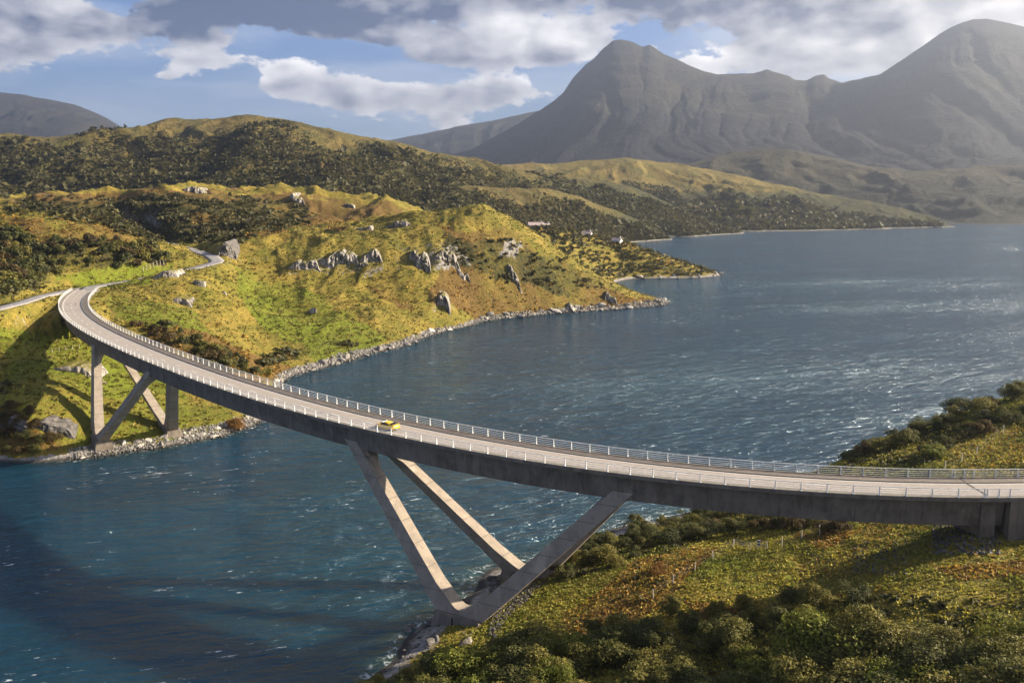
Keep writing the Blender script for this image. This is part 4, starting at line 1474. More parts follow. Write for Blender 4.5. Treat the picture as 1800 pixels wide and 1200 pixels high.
for gi, (poly, n, dm, y0, y1, hr, kinds, nm, lab, cat, grp) in enumerate(GROVES):
    sp_ = scatter(poly, n, dm, y0, y1, seed=40 + gi)
    sp_ = [p_ for p_ in sp_ if (clear_of_bridge(*p_) >= 5.5 or gi == 4) and near_line(np.array([p_[0]]), np.array([p_[1]]), MAIN_ROAD)[0][0] >= 6 and near_line(np.array([p_[0]]), np.array([p_[1]]), SIDE_ROAD)[0][0] >= 6]
    kd = [kinds[int(rng.integers(len(kinds)))] for _ in sp_]
    qs = np.quantile([p_[1] for p_ in sp_], [1 / 3, 2 / 3]) if len(sp_) > 15 else [-1, -1]
    row = [int(p_[1] > qs[0]) + int(p_[1] > qs[1]) if len(sp_) > 15 else 3 for p_ in sp_]
    ux = [p_[0] / p_[1] for p_ in sp_]
    rank = [1 + sum(1 for j in range(len(sp_)) if kd[j] == kd[i] and row[j] == row[i] and ux[j] < ux[i]) for i in range(len(sp_))]
    for k, (x, y) in enumerate(sp_):
        lb = '%s %s, %s from left in %s%s' % (COLOR_WORD[kd[k]], nm.split('_')[-1], ORD[rank[k]], ROW_WORD[row[k]], lab)
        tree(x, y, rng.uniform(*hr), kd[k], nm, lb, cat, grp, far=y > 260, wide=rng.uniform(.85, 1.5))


def one_tree(px, py, Y, h, kind, name, label, cat, wide=1.2):
    q = at_y(px, py, Y)
    return tree(q[0], q[1], h, kind, name, label, cat, None, False, wide)


q = at_z(410, 741, 2.6)
tree(q[0], q[1], 4.2, 'rust', 'rowan_bush', 'bright orange autumn bush on the green bank right of the farther pier', 'bush', None, False, 1.25)
q = at_z(1160, 1012, 7.0)
tree(q[0], q[1], 2.0, 'rust', 'rowan_bush', 'orange brown bush left of the fence on the near bank', 'bush', None, False, 1.3)
q = at_z(1255, 930, 5.0)
tree(q[0], q[1], 2.6, 'brown', 'willow_bush', 'pale brown bush just under the girder at the water side', 'bush', None, False, 1.3)
one_tree(1640, 812, 156, 3.0, 'lime', 'lime_bush', 'bright lime green bush just behind the parapet right of the water', 'bush', 1.5)
one_tree(1490, 927, 138, 2.0, 'lime', 'gorse_bush', 'small yellow green bush alone under the girder at right', 'bush', 1.2)
one_tree(1330, 1125, 100, 3.4, 'lime', 'willow_bush', 'tall yellow lit bush where the bright bank meets the shade', 'bush', 0.9)


# ------------------------------------------------------------------ ground cover nobody could count
def stuff_mesh(name, label, pos, nrm, size, mat, t0, t1, r):
    v = quads_at(pos, nrm, size, r)
    q = np.arange(len(v)).reshape(-1, 4)
    col = np.repeat(np.stack([t0, t1, t0 * 0, t0 * 0 + 1], 1), 4, axis=0)
    o_ = link(name, np_mesh(name, v, q, mat, False, {'tint': col}))
    tag(o_, label, kind='stuff')
    return o_


def tufts(name, label, mat, n, uy, weight, size, seed, per=4):
    r = np.random.default_rng(seed)
    lo, hi, u0, u1 = uy
    Y = np.sqrt(r.uniform(lo * lo, hi * hi, n))
    X = r.uniform(u0, u1, n) * Y
    Z = ground_z(X, Y)
    cov = cover_of(X, Y, Z)
    d1 = near_line(X, Y, MAIN_ROAD)[0]
    d2 = near_line(X, Y, SIDE_ROAD)[0]
    dB, _, iB = near_line(X, Y, DECK_LINE)
    sB = _ds[np.clip(iB, 0, len(_ds) - 1)]
    onroad = (d1 < 4.2) | (d2 < 3.6) | ((dB < 5.0) & ((sB > S_LEFT_ABUT) | (sB < S_RIGHT_ABUT)))
    ok = (Z > 1.1) & (r.uniform(0, 1, n) < weight(cov)) & ~onroad
    X, Y, Z, cov = X[ok], Y[ok], Z[ok], cov[ok]
    k = np.repeat(np.arange(len(X)), per)
    sc_ = r.uniform(.6, 1.4, len(X))[k] * size
    pos = np.stack([X[k] + r.normal(size=len(k)) * sc_ * .4, Y[k] + r.normal(size=len(k)) * sc_ * .4, Z[k] + sc_ * r.uniform(.1, .45, len(k))], 1)
    nrm = r.normal(size=pos.shape) * np.array([1, 1, .6]) + np.array([0, 0, 1.0])
    t0 = np.clip(.45 + .9 * fbm(X / 11, Y / 11, seed, 3)[k] + r.uniform(-.25, .25, len(X))[k] + r.uniform(-.15, .15, len(k)), 0, 1)
    return stuff_mesh(name, label, pos, nrm, sc_, mat, t0, r.uniform(0, 1, len(k)), r)


A_BOX = (62, 215, -0.12, 0.66)
tufts('bracken', 'rust and brown bracken covering the near bank', M_BRACKEN, 150000, A_BOX, lambda c: np.clip((c[:, 0] - .18) * 1.3, 0, .8) * (c[:, 2] < .5), 0.36, 501, 2)
tufts('grass', 'rough yellow green grass on the near bank', M_TUFT, 170000, A_BOX, lambda c: np.clip(.75 - c[:, 0], 0.1, 1) * (c[:, 2] < .55), 0.32, 502, 2)
tufts('undergrowth', 'low dark undergrowth between the trees of the near bank', M_SCRUB, 26000, A_BOX, lambda c: np.clip((c[:, 3] - .15) * 1.3, 0, 1) * (c[:, 2] < .55), 0.55, 503, 6)
B_BOX = (200, 560, -0.66, 0.2)
tufts('bracken', 'rust and brown bracken patches on the far headland', M_BRACKEN, 40000, B_BOX, lambda c: np.clip((c[:, 0] - .22) * 1.5, 0, 1) * (c[:, 2] < .5), 1.0, 511, 3)
tufts('grass', 'tussocks of yellow grass on the far headland', M_TUFT_FAR, 60000, B_BOX, lambda c: np.clip(.62 - c[:, 0], 0.1, 1) * (c[:, 2] < .5), 0.8, 512, 3)
tufts('scrub', 'low dark scrub and birch growing over the far headland', M_WOOD, 42000, (225, 640, -0.66, 0.25), lambda c: np.clip((c[:, 3] - .42) * 2.6, 0, 1) * (c[:, 2] < .6), 2.1, 513, 6)


def hill_scrub(key, label, n, size, seed, fmin=0.02, fmax=0.62, per=5, dens=None):
    u, t, X, Y, z = HILL_FN[key]
    r = np.random.default_rng(seed)
    j = np.interp(r.uniform(fmin, fmax, n), t, np.arange(len(t)))
    i = r.uniform(0, len(u) - 1.01, n)
    j0, i0 = j.astype(int), i.astype(int)
    fj, fi = j - j0, i - i0

    def L(A):
        return (A[j0, i0] * (1 - fi) + A[j0, i0 + 1] * fi) * (1 - fj) + (A[j0 + 1, i0] * (1 - fi) + A[j0 + 1, i0 + 1] * fi) * fj
    x, y, zz = L(X), L(Y), L(z)
    patch = fbm(x / 70, y / 70, seed, 4) + 0.5 * fbm(x / 22, y / 22, seed + 3, 3)
    fall = 1 - sstep(np.interp(j, np.arange(len(t)), t), fmax * .55, fmax)
    ok = (zz > 2) & (patch + fall * .9 > 0.25 + r.uniform(-.25, .25, n))
    x, y, zz = x[ok], y[ok], zz[ok]
    k = np.repeat(np.arange(len(x)), per)
    sc_ = np.exp(r.normal(size=len(x)) * .42)[k] * size * .9
    pos = np.stack([x[k] + r.normal(size=len(k)) * sc_ * .35, y[k] + r.normal(size=len(k)) * sc_ * .35, zz[k] + sc_ * r.uniform(.1, .7, len(k))], 1)
    nrm = r.normal(size=pos.shape) * .7 + np.array([0, 0, 1.0])
    t0 = np.clip(.45 + .8 * fbm(x / 60, y / 60, seed + 8, 3)[k] + r.uniform(-.25, .25, len(x))[k] + r.uniform(-.1, .1, len(k)), 0, 1)
    stuff_mesh('woodland', label, pos, nrm, sc_, M_WOOD, t0, r.uniform(0, 1, len(k)), r)


C_BOX = (600, 790, -0.02, 0.26)
tufts('bracken', 'brown bracken and heather on the second headland', M_BRACKEN, 7000, C_BOX, lambda c: np.clip((c[:, 0] - .1) * 1.5, 0, 1) * (c[:, 2] < .5), 1.9, 521, 3)
tufts('scrub', 'low scrub on the second headland', M_WOOD, 11000, C_BOX, lambda c: np.clip(.25 + c[:, 3], 0, 1) * (c[:, 2] < .6), 2.4, 522, 5)

hill_scrub('hill' + L_MAIN, 'dark birch woodland covering the front of the long hill', 110000, 2.7, 601, 0.0, 0.82, 2)
hill_scrub('hill' + L_SPUR, 'patches of birch woodland on the lower spur', 32000, 2.4, 602, 0.02, 0.80, 2)
hill_scrub('hill' + L_GOLD, 'dim woodland along the foot of the golden hill', 26000, 4.4, 603, 0.02, 0.60, 2)


# ------------------------------------------------------------------ rocks
m, N = new_mat('shore_rock')
p = N.pos()
rnd = N.node('ShaderNodeObjectInfo').outputs['Random']
a1 = N.noise(p, 0.9, 5, 0.7, 0.3)
col = N.mix(N.ramp(N.add(a1, N.mul(N.sub(rnd, .5), .35)), 0.30, 0.70), (0.17, 0.155, 0.135), (0.43, 0.39, 0.335))
lich = N.ramp(N.noise(p, 2.3, 4, 0.7), 0.58, 0.7, 0, .6)
col = N.mix(lich, col, (0.20, 0.18, 0.10))
hz = N.sep(p)[2]
col = N.mix(N.ramp(N.add(hz, N.mul(N.sub(a1, .5), .8)), 0.55, 0.15), col, (0.035, 0.033, 0.030))
N.out(N.bsdf(col, 0.85, 0.25, N.bump(N.noise(p, 3.0, 5, .7), 0.6, 0.25)))
M_ROCK = m
m, N = new_mat('dark_shore_rock')
p = N.pos()
col = N.mix(N.ramp(N.noise(p, 0.9, 5, 0.7, 0.3), 0.35, 0.7), (0.045, 0.040, 0.036), (0.17, 0.15, 0.13))
N.out(N.bsdf(col, 0.75, 0.3, N.bump(N.noise(p, 3.0, 5, .7), 0.6, 0.25)))
M_ROCK_DARK = m
import bmesh
m, N = new_mat('outcrop_rock')
p = N.pos()
st = N.noise(N.mapping(p, (1.0, 1.0, 0.28)), 0.45, 6, 0.72, 0.5)
col = N.mix(N.ramp(st, 0.38, 0.62), (0.075, 0.066, 0.056), (0.34, 0.305, 0.265))
geo = N.node('ShaderNodeNewGeometry')
topm = N.ramp(N.add(N.sep(geo.outputs['Normal'])[2], N.mul(N.sub(N.noise(p, .5, 5, .7), .5), 1.1)), 0.62, 0.86)
col = N.mix(topm, col, (0.115, 0.100, 0.022))
N.out(N.bsdf(col, 0.9, 0.15, N.bump(st, 0.9, 0.9)))
M_OUTCROP = m




def hull_rock(name, seed, mat, n=15, squash=.7):
    r = np.random.default_rng(seed)
    d = r.normal(size=(n, 3))
    d /= np.linalg.norm(d, axis=1, keepdims=True)
    d *= r.uniform(.75, 1.15, (n, 1)) * np.array([1, r.uniform(.6, 1), squash])
    bm = bmesh.new()
    for q_ in d * .5: bm.verts.new(q_)
    g = bmesh.ops.convex_hull(bm, input=bm.verts[:])
    bmesh.ops.delete(bm, geom=list({e_ for e_ in g['geom_interior'] + g['geom_unused'] if isinstance(e_, bmesh.types.BMVert)}), context='VERTS')
    bmesh.ops.bevel(bm, geom=bm.edges[:], offset=.045, segments=1, affect='EDGES')
    me = bpy.data.meshes.new(name)
    bm.to_mesh(me)
    bm.free()
    me.materials.append(mat)
    return me


ROCKS = [hull_rock('boulder', 700 + k, M_ROCK, 13 + k % 4) for k in range(8)]
ROCKS_D = [hull_rock('boulder', 730 + k, M_ROCK_DARK, 13 + k % 4) for k in range(5)]


def shore_points(n, px0, px1, py0, py1, ymin, ymax, z0, z1, seed, dmin):
    r = np.random.default_rng(seed)
    out = []
    for _ in range(60):
        Y = r.uniform(ymin, ymax, 6000)
        X = r.uniform((px0 - 930) / FPX, (px1 - 870) / FPX, 6000) * Y
        Z = ground_z(X, Y)
        px, py = to_px(X, Y, Z)
        ok = (Z > z0) & (Z < z1) & (px > px0) & (px < px1) & (py > py0) & (py < py1)
        for x, y, z in zip(X[ok], Y[ok], Z[ok]):
            if all((x - a_[0]) ** 2 + (y - a_[1]) ** 2 > dmin ** 2 for a_ in out):
                out.append((x, y, z))
                if len(out) >= n: return out
    return out


for (n, box, zz, seed, dm, sz, pool, lab, grp) in [
        (85, (120, 480, 735, 815, 205, 275), (-.2, 1.7), 1, 1.0, (.9, 1.9), ROCKS, 'pale angular boulder in the bank of rocks along the shore below the farther pier', 'boulders below the farther pier'),
        (70, (480, 850, 555, 690, 290, 470), (-.2, 1.5), 2, 1.6, (1.4, 3.0), ROCKS, 'pale boulder on the narrow rocky shore behind the bridge curve', 'boulders along the headland shore'),
        (50, (840, 1190, 525, 565, 440, 545), (-.3, 2.2), 3, 2.2, (2.2, 4.6), ROCKS, 'weathered rock on the shore of the headland tip', 'rocks round the headland tip'),
        (26, (1105, 1270, 470, 495, 680, 730), (-.3, 2.0), 4, 3.0, (2.5, 5.0), ROCKS, 'grey rock on the shore of the small second headland', 'rocks round the second headland'),
        (34, (690, 850, 1085, 1160, 100, 140), (-.6, 1.5), 5, 0.9, (.9, 2.0), ROCKS_D, 'dark wet boulder in front of the footing of the nearer pier', 'dark boulders in front of the near pier'),
        (26, (800, 960, 985, 1080, 115, 170), (-.6, 2.4), 6, 0.9, (.8, 1.8), ROCKS_D, 'dark boulder between the two footings of the nearer pier', 'dark boulders between the footings')]:
    for (x, y, z) in shore_points(n, *box, *zz, 800 + seed, dm):
        o_ = link('boulder', pool[int(rng.integers(len(pool)))])
        s = sz[0] * .7 + (sz[1] * 1.35 - sz[0] * .7) * rng.uniform(0, 1) ** 2.2
        o_.location = (x, y, z + s * .08)
        o_.rotation_euler = (rng.uniform(-.4, .4), rng.uniform(-.4, .4), rng.uniform(0, 6.28))
        o_.scale = (s * rng.uniform(.9, 1.5), s, s * rng.uniform(.7, 1.1))
        tag(o_, lab, 'boulder', grp)


def shingle(name, label, n, boxes, mat, seed):
    r = np.random.default_rng(seed)
    base = hull_rock('stone', seed, mat, 8)
    bv = np.array([v_.co[:] for v_ in base.vertices])
    # plain octahedral stones, cheap
    octv = np.array([[1, 0, 0], [0, 1, 0], [-1, 0, 0], [0, -1, 0], [0, 0, 1], [0, 0, -1]], float) * .5
    octf = np.array([[0, 1, 4], [1, 2, 4], [2, 3, 4], [3, 0, 4], [1, 0, 5], [2, 1, 5], [3, 2, 5], [0, 3, 5]])
    V, F = [], []
    for (cnt, box, zz, dm, sz) in boxes:
        for (x, y, z) in shore_points(cnt, *box, *zz, seed + 5, dm):
            v_ = octv + r.normal(size=octv.shape) * .09
            a_ = r.uniform(0, 6.28)
            rot = np.array([[math.cos(a_), -math.sin(a_), 0], [math.sin(a_), math.cos(a_), 0], [0, 0, 1]])
            v_ = (v_ * r.uniform(.6, 1.2, 3)) @ rot.T * r.uniform(*sz) + np.array([x, y, z + .1])
            F.append(octf + 6 * len(V))
            V.append(v_)
    bpy.data.meshes.remove(base)
    o_ = link(name, np_mesh(name, np.concatenate(V), np.concatenate(F), mat, False))
    tag(o_, label, kind='stuff')


shingle('rubble', 'pale rubble and shingle along the far shore', 0, [
    (900, (120, 480, 735, 815, 205, 275), (-.2, 1.9), .35, (.4, 1.0)), (800, (480, 850, 555, 690, 290, 470), (-.2, 1.6), .6, (.6, 1.5)),
    (500, (840, 1190, 525, 565, 440, 545), (-.2, 2.2), .8, (.8, 2.2))], M_ROCK, 901)
shingle('scree', 'grey loose scree on the near bank and by the near pier', 0, [
    (700, (860, 1010, 1020, 1120, 100, 150), (.1, 3.2), .2, (.25, .6)), (260, (1640, 1770, 925, 975, 100, 130), (12, 24), .3, (.25, .8)), (160, (1500, 1600, 955, 1010, 100, 130), (12, 24), .4, (.2, .6))], M_ROCK_DARK, 921)

SLABS = [hull_rock('rock_slab', 760 + k, M_OUTCROP, 16, 1.0) for k in range(8)]


def outcrop(px, py, Y, w, h, label, seed, yaw=0.0):
    mat = M_ROCK_DARK if 'dark' in label else M_OUTCROP
    """bedrock step breaking out of the slope: broken face, narrow top running back into the hill; small ones are one block"""
    q_ = at_y(px, py, Y)
    z0 = float(ground_z(q_[0], q_[1]))
    if w < 6.6:
        o_ = link('rock_outcrop', SLABS[seed % 8])
        o_.location = (q_[0], q_[1], z0 + h * .12)
        o_.rotation_euler = (.1, .12, yaw)
        o_.scale = (w, w * .9, h * 1.3)
        tag(o_, label, 'rock')
        return o_
    nc, nr = int(w / .45) + 2, 12
    f = np.linspace(-.5, .5, nc)
    ca, sa = math.cos(yaw), math.sin(yaw)
    gap = fbm(f * w / 5.0, f * 0 + seed, seed, 3)
    hx = h * np.clip(1 - np.abs(2 * f) ** 3, 0, 1) * np.clip(.85 + .6 * gap, .5, 1.3)
    cols = []
    for k in range(nc):
        bx, by = q_[0] + f[k] * w * ca, q_[1] + f[k] * w * sa
        wob = h * .5 * float(fbm(np.array([f[k] * w / 4.0]), np.array([seed * 2.0]), seed + 2, 3)[0])
        y0 = by + wob
        gz0 = float(ground_z(bx, y0)) - .5
        top = gz0 + .5 + hx[k]
        pts_ = []
        for r_ in range(nr + 1):
            t_ = r_ / nr
            pts_.append([bx, y0 + .30 * hx[k] * t_, gz0 + (top - gz0) * t_])
        yy = y0 + .30 * hx[k]
        step = 0.0
        while step < 4 * h and float(ground_z(bx, yy + step)) < top - .1: step += .5
        for t_ in (.35, .7, 1.0, 1.15):
            pts_.append([bx, yy + step * t_ + .6 * t_, top + hx[k] * .10 * math.sin(t_ * 3) - (0.9 if t_ > 1.1 else 0)])
        cols.append(pts_)
    V = np.array(cols)                                   # nc, rows, 3
    face = np.zeros(V.shape[1])
    face[1:nr + 1] = np.sin(np.linspace(.25, math.pi * .80, nr))
    fx, fz = V[:, :, 0], V[:, :, 2]
    cut = ridged(fx / 2.1 + seed, fz / 6.0 + .4 * fx / 6, seed + 5, 4)
    ledge = ridged(fz / 1.6 + .25 * fx, fx / 9, seed + 7, 3)
    V[:, :, 1] += (cut * .30 + ledge * .14) * h * face * np.clip(hx / h, .1, 1)[:, None]
    V[:, :, 2] += fbm(fx / 1.7, V[:, :, 1] / 1.7, seed + 9, 3) * .12 * h * np.clip(hx / h, 0, 1)[:, None] * (np.arange(V.shape[1]) > 2)
    V[[0, -1], :, 1] += .8
    V -= np.array([q_[0], q_[1], z0])
    quads_ = grid_quads(nc, V.shape[1], np.ones(nc * V.shape[1], bool))[:, ::-1]
    me = np_mesh('rock_outcrop', V.reshape(-1, 3), quads_, mat, False)
    o_ = link('rock_outcrop', me)
    o_.location = (q_[0], q_[1], z0)
    tag(o_, label, 'rock')
    return o_


OUT = [(605, 470, 463, 25, 6.5, 'long low grey cliff in the middle of the headland slope', .1), (535, 475, 457, 16, 4.5, 'left end of the grey cliff band, half grown over with grass', .15),
       (652, 468, 466, 12, 7.0, 'tall broken face at the right end of the long cliff', -.1), (737, 458, 468, 13, 8.5, 'bright pale cliff right of the long cliff', -.35),
       (795, 458, 475, 19, 6.0, 'shaded ribbed cliff right of the bright pale cliff', .05), (905, 440, 492, 9, 5.0, 'rock step on the right shoulder of the headland above the wood', -.3),
       (780, 540, 446, 8, 8.0, 'pale rounded crag standing above the shore of the headland', -.5), (352, 500, 383, 6.5, 4.6, 'white pointed rock on the knoll at the bridge end', -.4),
       (288, 503, 384, 10, 3.0, 'flat grey rock beside the white rock on the knoll', .2), (398, 452, 456, 9, 5.5, 'dark upright rock cutting beside the valley road', .3),
       (128, 668, 262, 11, 2.2, 'pale rock ledge in the green bank left of the farther pier', .1), (176, 664, 264, 4, 1.9, 'small pale rock behind the farther pier', -.2),
       (340, 357, 628, 15, 4.0, 'pale rock step on the left part of the second ridge', .1), (520, 352, 628, 13, 6.0, 'pale rock face on the right part of the second ridge', -.3),
       (612, 354, 634, 9, 3.6, 'small pale rock near the right end of the second ridge', -.2), (638, 404, 500, 9, 3.0, 'pale rock lying on the grassy shelf above the long cliff', 0),
       (700, 397, 506, 14, 3.4, 'wide pale rock on the shelf below the headland summit', .1), (550, 535, 412, 5, 3.0, 'small rock rib in the middle of the yellow slope', -.5),
       (395, 540, 395, 4, 1.8, 'lone pinkish boulder on the yellow slope inside the curve', 0), (320, 540, 362, 8, 2.0, 'low rock on the yellow slope below the knoll', .2),
       (1010, 540, 498, 9, 4.5, 'rock buttress at the waterline in the middle of the headland foot', 0), (1075, 530, 512, 8, 5.5, 'pale buttress near the headland tip', -.2),
       (20, 797, 222, 9, 2.4, 'dark low sea cliff at the lower left edge', 0), (95, 798, 224, 10, 2.4, 'dark sea cliff left of the farther pier', .1), (820, 1122, 121, 2.4, 1.6, 'small sunlit orange rock in front of the near footing', .3)]
for k, (px, py, Y, w, h, lab, yaw) in enumerate(OUT):
    outcrop(px, py, Y, w, h, lab, 11 + k, yaw)

# ------------------------------------------------------------------ fences, sign, houses
m, N = new_mat('weathered_timber')
N.out(N.bsdf(N.mix(N.noise(N.pos(), 3, 4), (0.34, 0.30, 0.24), (0.52, 0.47, 0.39)), 0.85, 0.2))
M_TIMBER = m
m, N = new_mat('fence_wire')
N.out(N.bsdf((0.12, 0.115, 0.11), 0.6, 0.3))
M_WIRE = m


def fence(label, pix, h, r=.10, wires=(.45, .9), wire_mat=M_WIRE, wr=.007):
    P = []
    for px, py, Y in pix:
        q_ = at_y(px, py, Y)
        q_[2] = float(ground_z(q_[0], q_[1]))
        P.append(q_)
    root = empty('fence', tuple(P[0]))
    tag(root, label, 'fence')
    mbp = MB()
    mbp.bar((0, 0, -.3), (0, 0, h), (r, r * .85), 6)
    pm = mbp.mesh('post', M_TIMBER)
    for q_ in P:
        o_ = link('post', pm, root)
        o_.location = Vector(q_ - P[0])
        o_.rotation_euler = (rng.normal() * .04, rng.normal() * .04, 0)
    for w_ in wires:
        for a_, b_ in zip(P, P[1:]):
            mb = MB()
            mb.bar(a_ - P[0] + [0, 0, w_ * h], b_ - P[0] + [0, 0, w_ * h], wr, 4)
            mb.build('wire' if wr < .03 else 'rail', wire_mat, root)
    return root


def Yg(px, py, lo, hi):
    """distance at which the picture ray meets the ground"""
    ys = np.linspace(lo, hi, 400)
    q_ = np.array([at_y(px, py, y) for y in ys])
    g = ground_z(q_[:, 0], q_[:, 1])
    k = np.where(q_[:, 2] <= g)[0]
    return ys[k[0]] if len(k) else hi


def fpix(lst, lo, hi): return [(x, y, Yg(x, y, lo, hi)) for x, y in lst]


fence('grey post and wire fence climbing the near bank below the bridge', fpix([(1148, 1052), (1183, 1026), (1221, 1003), (1253, 983), (1288, 962)], 90, 175), 1.35)
fence('short timber rail fence with thick rails on the orange bank', fpix([(1290, 960), (1318, 966), (1348, 965)], 90, 175), 1.2, .08, (.4, .65, .95), M_TIMBER, .045)
fence('pair of tall posts joined by wire close under the girder', fpix([(1374, 962), (1409, 950), (1441, 942)], 90, 175), 1.7)
fence('few leaning fence posts on the slope behind the right parapet', fpix([(1661, 826), (1690, 812), (1716, 800), (1763, 762)], 128, 200), 1.5)
fence('old fence of close posts on the bank above the bridge end', fpix([(252, 478), (258, 474), (264, 472), (270, 470), (276, 468), (282, 467), (288, 466)], 360, 470), 2.2, .12)
fence('line of fence posts on the green bank left of the farther pier', fpix([(80, 622), (92, 620), (104, 618), (116, 616), (128, 614), (140, 613)], 230, 330), 1.3, .06)
fence('thin fence line along the crest of the yellow slope above the road', fpix([(330, 478), (352, 474), (376, 470), (400, 466), (424, 462), (448, 459), (470, 457)], 370, 480), 1.3, .09)

q = at_y(*fpix([(1333, 968)], 90, 175)[0])
root = empty('marker_sign', (q[0], q[1], float(ground_z(q[0], q[1]))))
tag(root, 'small black and white striped marker sign beside the timber rail fence', 'sign')
mb = MB(); mb.bar((0, 0, -.3), (0, 0, 1.6), .05, 6); mb.build('post', M_TIMBER, root)
mb = MB(); mb.box((0, -.07, 1.25), (.5, .04, .9)); mb.build('board', M_WHITE, root)
for k in range(2):
    mb = MB(); mb.box((0, -.095, 1.05 + .42 * k), (.46, .012, .2)); mb.build('stripe', M_DARK, root)

m, N = new_mat('house_wall')
N.out(N.bsdf(N.mix(N.noise(N.pos(), .6, 4), (0.55, 0.50, 0.46), (0.66, 0.62, 0.58)), 0.85, 0.2))
M_HOUSE = m
m, N = new_mat('house_roof')
N.out(N.bsdf(N.mix(N.noise(N.mapping(N.pos(), (1, 1, 5)), 1.2, 4), (0.30, 0.23, 0.21), (0.40, 0.32, 0.29)), 0.6, 0.4))
M_ROOF = m
m, N = new_mat('house_glass')
N.out(N.bsdf((0.02, 0.025, 0.03), 0.08, 0.6))
M_GLASS = m


def house(px, Y, w, d, hw, hr, yaw, label):
    q_ = at_y(px, 400, Y)
    x, y = q_[0], q_[1]
    root = empty('house', (x, y, float(ground_z(x, y)) - 1.0), yaw)
    tag(root, label, 'house')
    mb = MB()
    mb.hexa([(-w / 2, -d / 2, -1.5), (w / 2, -d / 2, -1.5), (w / 2, d / 2, -1.5), (-w / 2, d / 2, -1.5)], [(-w / 2, -d / 2, hw), (w / 2, -d / 2, hw), (w / 2, d / 2, hw), (-w / 2, d / 2, hw)])
    for s in (-1, 1):
        mb.poly([(s * w / 2, -d / 2, hw), (s * w / 2, d / 2, hw), (s * w / 2, 0, hw + hr - .1)])
    mb.build('wall', M_HOUSE, root)
    mb = MB()
    e_ = .35
    for s in (-1, 1):
        mb.hexa([(-w / 2 - e_, s * (d / 2 + e_), hw - .22), (w / 2 + e_, s * (d / 2 + e_), hw - .22), (w / 2 + e_, 0, hw + hr), (-w / 2 - e_, 0, hw + hr)],
                [(-w / 2 - e_, s * (d / 2 + e_), hw), (w / 2 + e_, s * (d / 2 + e_), hw), (w / 2 + e_, 0, hw + hr + .2), (-w / 2 - e_, 0, hw + hr + .2)])
    rf = mb.build('roof', M_ROOF, root)
    mb = MB(); mb.box((w * .35, 0, hw + hr + .4), (1.0, .8, 1.6)); mb.build('chimney', M_HOUSE, rf)
    nwin = max(2, int(w / 3.2))
    for k in range(nwin):
        xx = -w / 2 + w * (k + .5) / nwin
        mb = MB(); mb.box((xx, -d / 2 - .02, hw * .52), (1.25, .1, 1.25)); f_ = mb.build('window', M_WHITE, root)
        mb = MB(); mb.box((xx, -d / 2 - .08, hw * .52), (1.0, .04, 1.0)); mb.build('pane', M_GLASS, f_)
    mb = MB(); mb.box((w * .08, -d / 2 - .03, .95), (1.0, .1, 2.0)); mb.build('door', M_DARK, root)


house(942, 722, 12, 6.5, 2.5, 2.0, .2, 'long pale house with a pinkish roof behind the right shoulder of the headland')
house(960, 727, 5, 6, 2.4, 1.4, .2, 'low annexe close to the right of the long pale house')
house(1032, 727, 7, 6, 2.3, 1.9, -.3, 'small house alone on the crest of the second headland')
house(1085, 725, 7, 6, 2.3, 1.9, -.5, 'small house farthest right on the second headland')

# ------------------------------------------------------------------ car
def paint(name, col, rough=0.4, metal=0.0, coat=0.25):
    m, N = new_mat(name)
    N.out(N.bsdf(col, rough, 0.5, None, **{'Metallic': metal, 'Coat Weight': coat, 'Coat Roughness': 0.08}))
    return m


M_YELLOW = paint('yellow_paint', (0.72, 0.43, 0.012))
M_TYRE = paint('tyre_rubber', (0.02, 0.02, 0.02), 0.8, 0, 0)
M_RIM = paint('rim_metal', (0.25, 0.25, 0.26), 0.35, 0.8, 0)
M_CARGLASS = paint('car_glass', (0.015, 0.018, 0.022), 0.05, 0, 0)
M_TAIL = paint('tail_red', (0.30, 0.010, 0.012), 0.25)
M_HEAD = paint('lamp_clear', (0.75, 0.76, 0.78), 0.15)
M_TRIM = paint('black_trim', (0.02, 0.02, 0.022), 0.5, 0, 0)
M_PLATE = paint('plate_yellow', (0.70, 0.55, 0.05), 0.5, 0, 0)
s_car = s_near((-17.6, 146.2)) + 3.2
p0, d0, n0 = frame(s_car)
cl = deck_pt(s_car, -HALF + 1.0 + 1.95, 0.0)
car = empty('sports_car', tuple(cl), math.atan2(d0[1], d0[0]))
car.rotation_euler = (-0.035, 0, math.atan2(d0[1], d0[0]))
tag(car, 'yellow sports coupe driving away along the bridge deck', 'car')
# x forward, y left, z up; sections: x, half width, sill z, shoulder z
SECT = [(-2.18, .70, .42, .74), (-2.10, .84, .30, .86), (-1.75, .92, .22, .93), (-1.2, .95, .20, .92), (-.4, .93, .19, .88), (.4, .92, .19, .85), (1.1, .93, .20, .80), (1.6, .91, .22, .72), (2.0, .82, .26, .62), (2.2, .62, .34, .50)]
mb = MB()
rings = []
for (x, hw, z0, z1) in SECT:
    rings.append([(x, -hw * .92, z0), (x, hw * .92, z0), (x, hw, z0 + .14), (x, hw, z1 - .16), (x, hw * .90, z1 - .02), (x, hw * .55, z1 + .04), (x, -hw * .55, z1 + .04), (x, -hw * .90, z1 - .02), (x, -hw, z1 - .16), (x, -hw, z0 + .14)])
mb.loft(rings)
body = mb.build('body', M_YELLOW, car, True)
# roof and pillars
CAB = [(-1.72, .70, .92), (-1.25, .66, 1.10), (-.75, .61, 1.24), (-.1, .60, 1.29), (.35, .61, 1.24), (.75, .66, 1.07), (1.15, .72, .86)]
mb = MB()
mb.loft([[(x, -w - .06, .80), (x, w + .06, .80), (x, w, z - .06), (x, w * .8, z), (x, -w * .8, z), (x, -w, z - .06)] for x, w, z in CAB])
mb.build('roof', M_YELLOW, car, True)


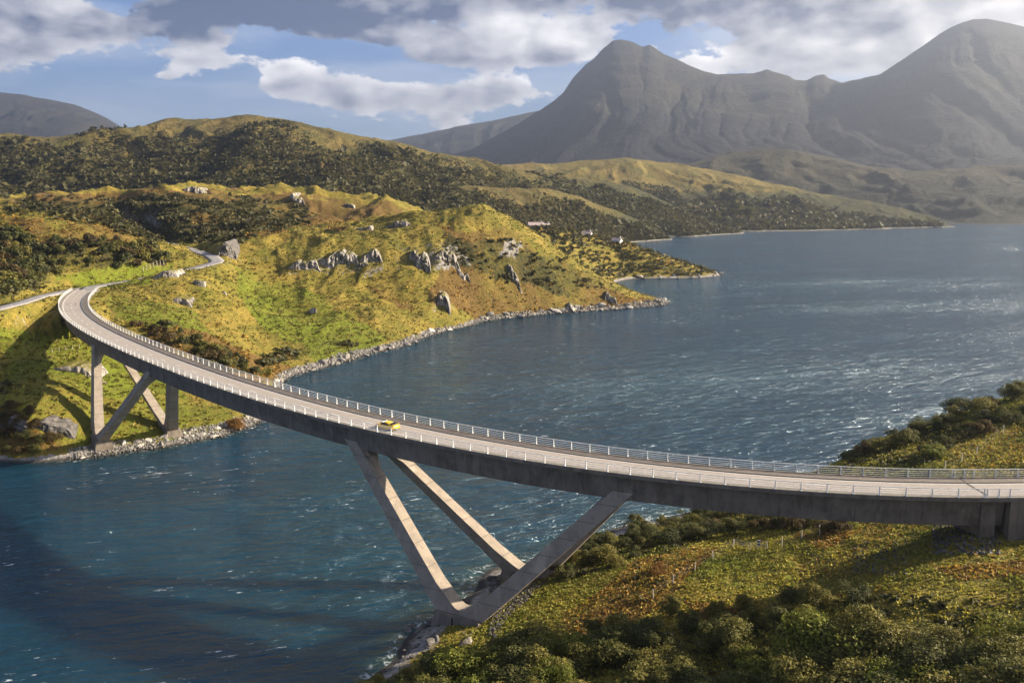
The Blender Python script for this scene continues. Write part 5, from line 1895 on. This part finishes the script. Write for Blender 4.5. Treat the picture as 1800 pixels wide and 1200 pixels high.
def pane(name, pts, mat, nrm, th=.012):
    mb = MB()
    a_ = [np.array(q_) + np.array(nrm) * th for q_ in pts]
    b_ = [np.array(q_) - np.array(nrm) * th for q_ in pts]
    n = len(pts)
    mb.v = [tuple(q_) for q_ in a_ + b_]
    mb.f = [tuple(range(n)), tuple(range(2 * n - 1, n - 1, -1))] + [(k, (k + 1) % n, n + (k + 1) % n, n + k) for k in range(n)]
    return mb.build(name, mat, car)


for s in (-1, 1):
    pane('side_window', [(-1.15, s * .735, .93), (.85, s * .755, .90), (.38, s * .655, 1.17), (-.1, s * .640, 1.215), (-.72, s * .650, 1.17)], M_CARGLASS, (0, s, .35))
    mb = MB(); mb.box((.72, s * 1.0, .96), (.18, .22, .13)); mb.build('wing_mirror', M_YELLOW, car)
    pane('tail_light', [(-2.16, s * .80, .74), (-2.185, s * .42, .76), (-2.185, s * .42, .66), (-2.17, s * .80, .63)], M_TAIL, (-1, s * .1, 0), .02)
    pane('headlight', [(2.03, s * .72, .62), (2.17, s * .50, .54), (2.19, s * .50, .44), (2.08, s * .72, .48)], M_HEAD, (.8, s * .5, .3), .02)
    for x in (-1.32, 1.38):
        w_ = empty('wheel', (x, s * .80, .33), 0, car)
        mb = MB()
        rings = []
        for yy, rr in ((-.12, .27), (-.11, .32), (.11, .32), (.12, .27)):
            rings.append([(rr * math.cos(t_), yy, rr * math.sin(t_)) for t_ in np.linspace(0, 2 * math.pi, 18, endpoint=False)])
        mb.loft(rings)
        mb.build('tyre', M_TYRE, w_, True)
        mb = MB()
        for k in range(5):
            t_ = 2 * math.pi * k / 5
            mb.box((.13 * math.cos(t_), s * .125, .13 * math.sin(t_)), (.26, .03, .06), ((math.cos(t_), 0, math.sin(t_)), (0, 1, 0), (-math.sin(t_), 0, math.cos(t_))))
        mb.build('rim', M_RIM, w_)
    mb = MB(); mb.box((-1.98, s * .55, .98), (.16, .05, .2)); mb.build('spoiler_strut', M_TRIM, car)
pane('rear_window', [(-1.70, -.56, .985), (-1.70, .56, .985), (-1.10, .50, 1.185), (-1.10, -.50, 1.185)], M_CARGLASS, (-.3, 0, .95))
pane('windscreen', [(1.10, -.60, .93), (1.10, .60, .93), (.46, .50, 1.235), (.46, -.50, 1.235)], M_CARGLASS, (.45, 0, .9))
pane('number_plate', [(-2.19, -.26, .52), (-2.19, .26, .52), (-2.20, .26, .63), (-2.20, -.26, .63)], M_PLATE, (-1, 0, 0))
mb = MB(); mb.box((-2.12, 0, .31), (.2, 1.3, .14)); mb.build('bumper', M_TRIM, car)
mb = MB(); mb.hexa([(-2.12, -.80, 1.07), (-1.85, -.80, 1.05), (-1.85, .80, 1.05), (-2.12, .80, 1.07)], [(-2.12, -.80, 1.11), (-1.85, -.80, 1.08), (-1.85, .80, 1.08), (-2.12, .80, 1.11)])
mb.build('spoiler', M_YELLOW, car)
mb = MB(); mb.box((0, .0, .17), (2.4, 1.80, .06)); mb.build('side_skirt', M_TRIM, car)
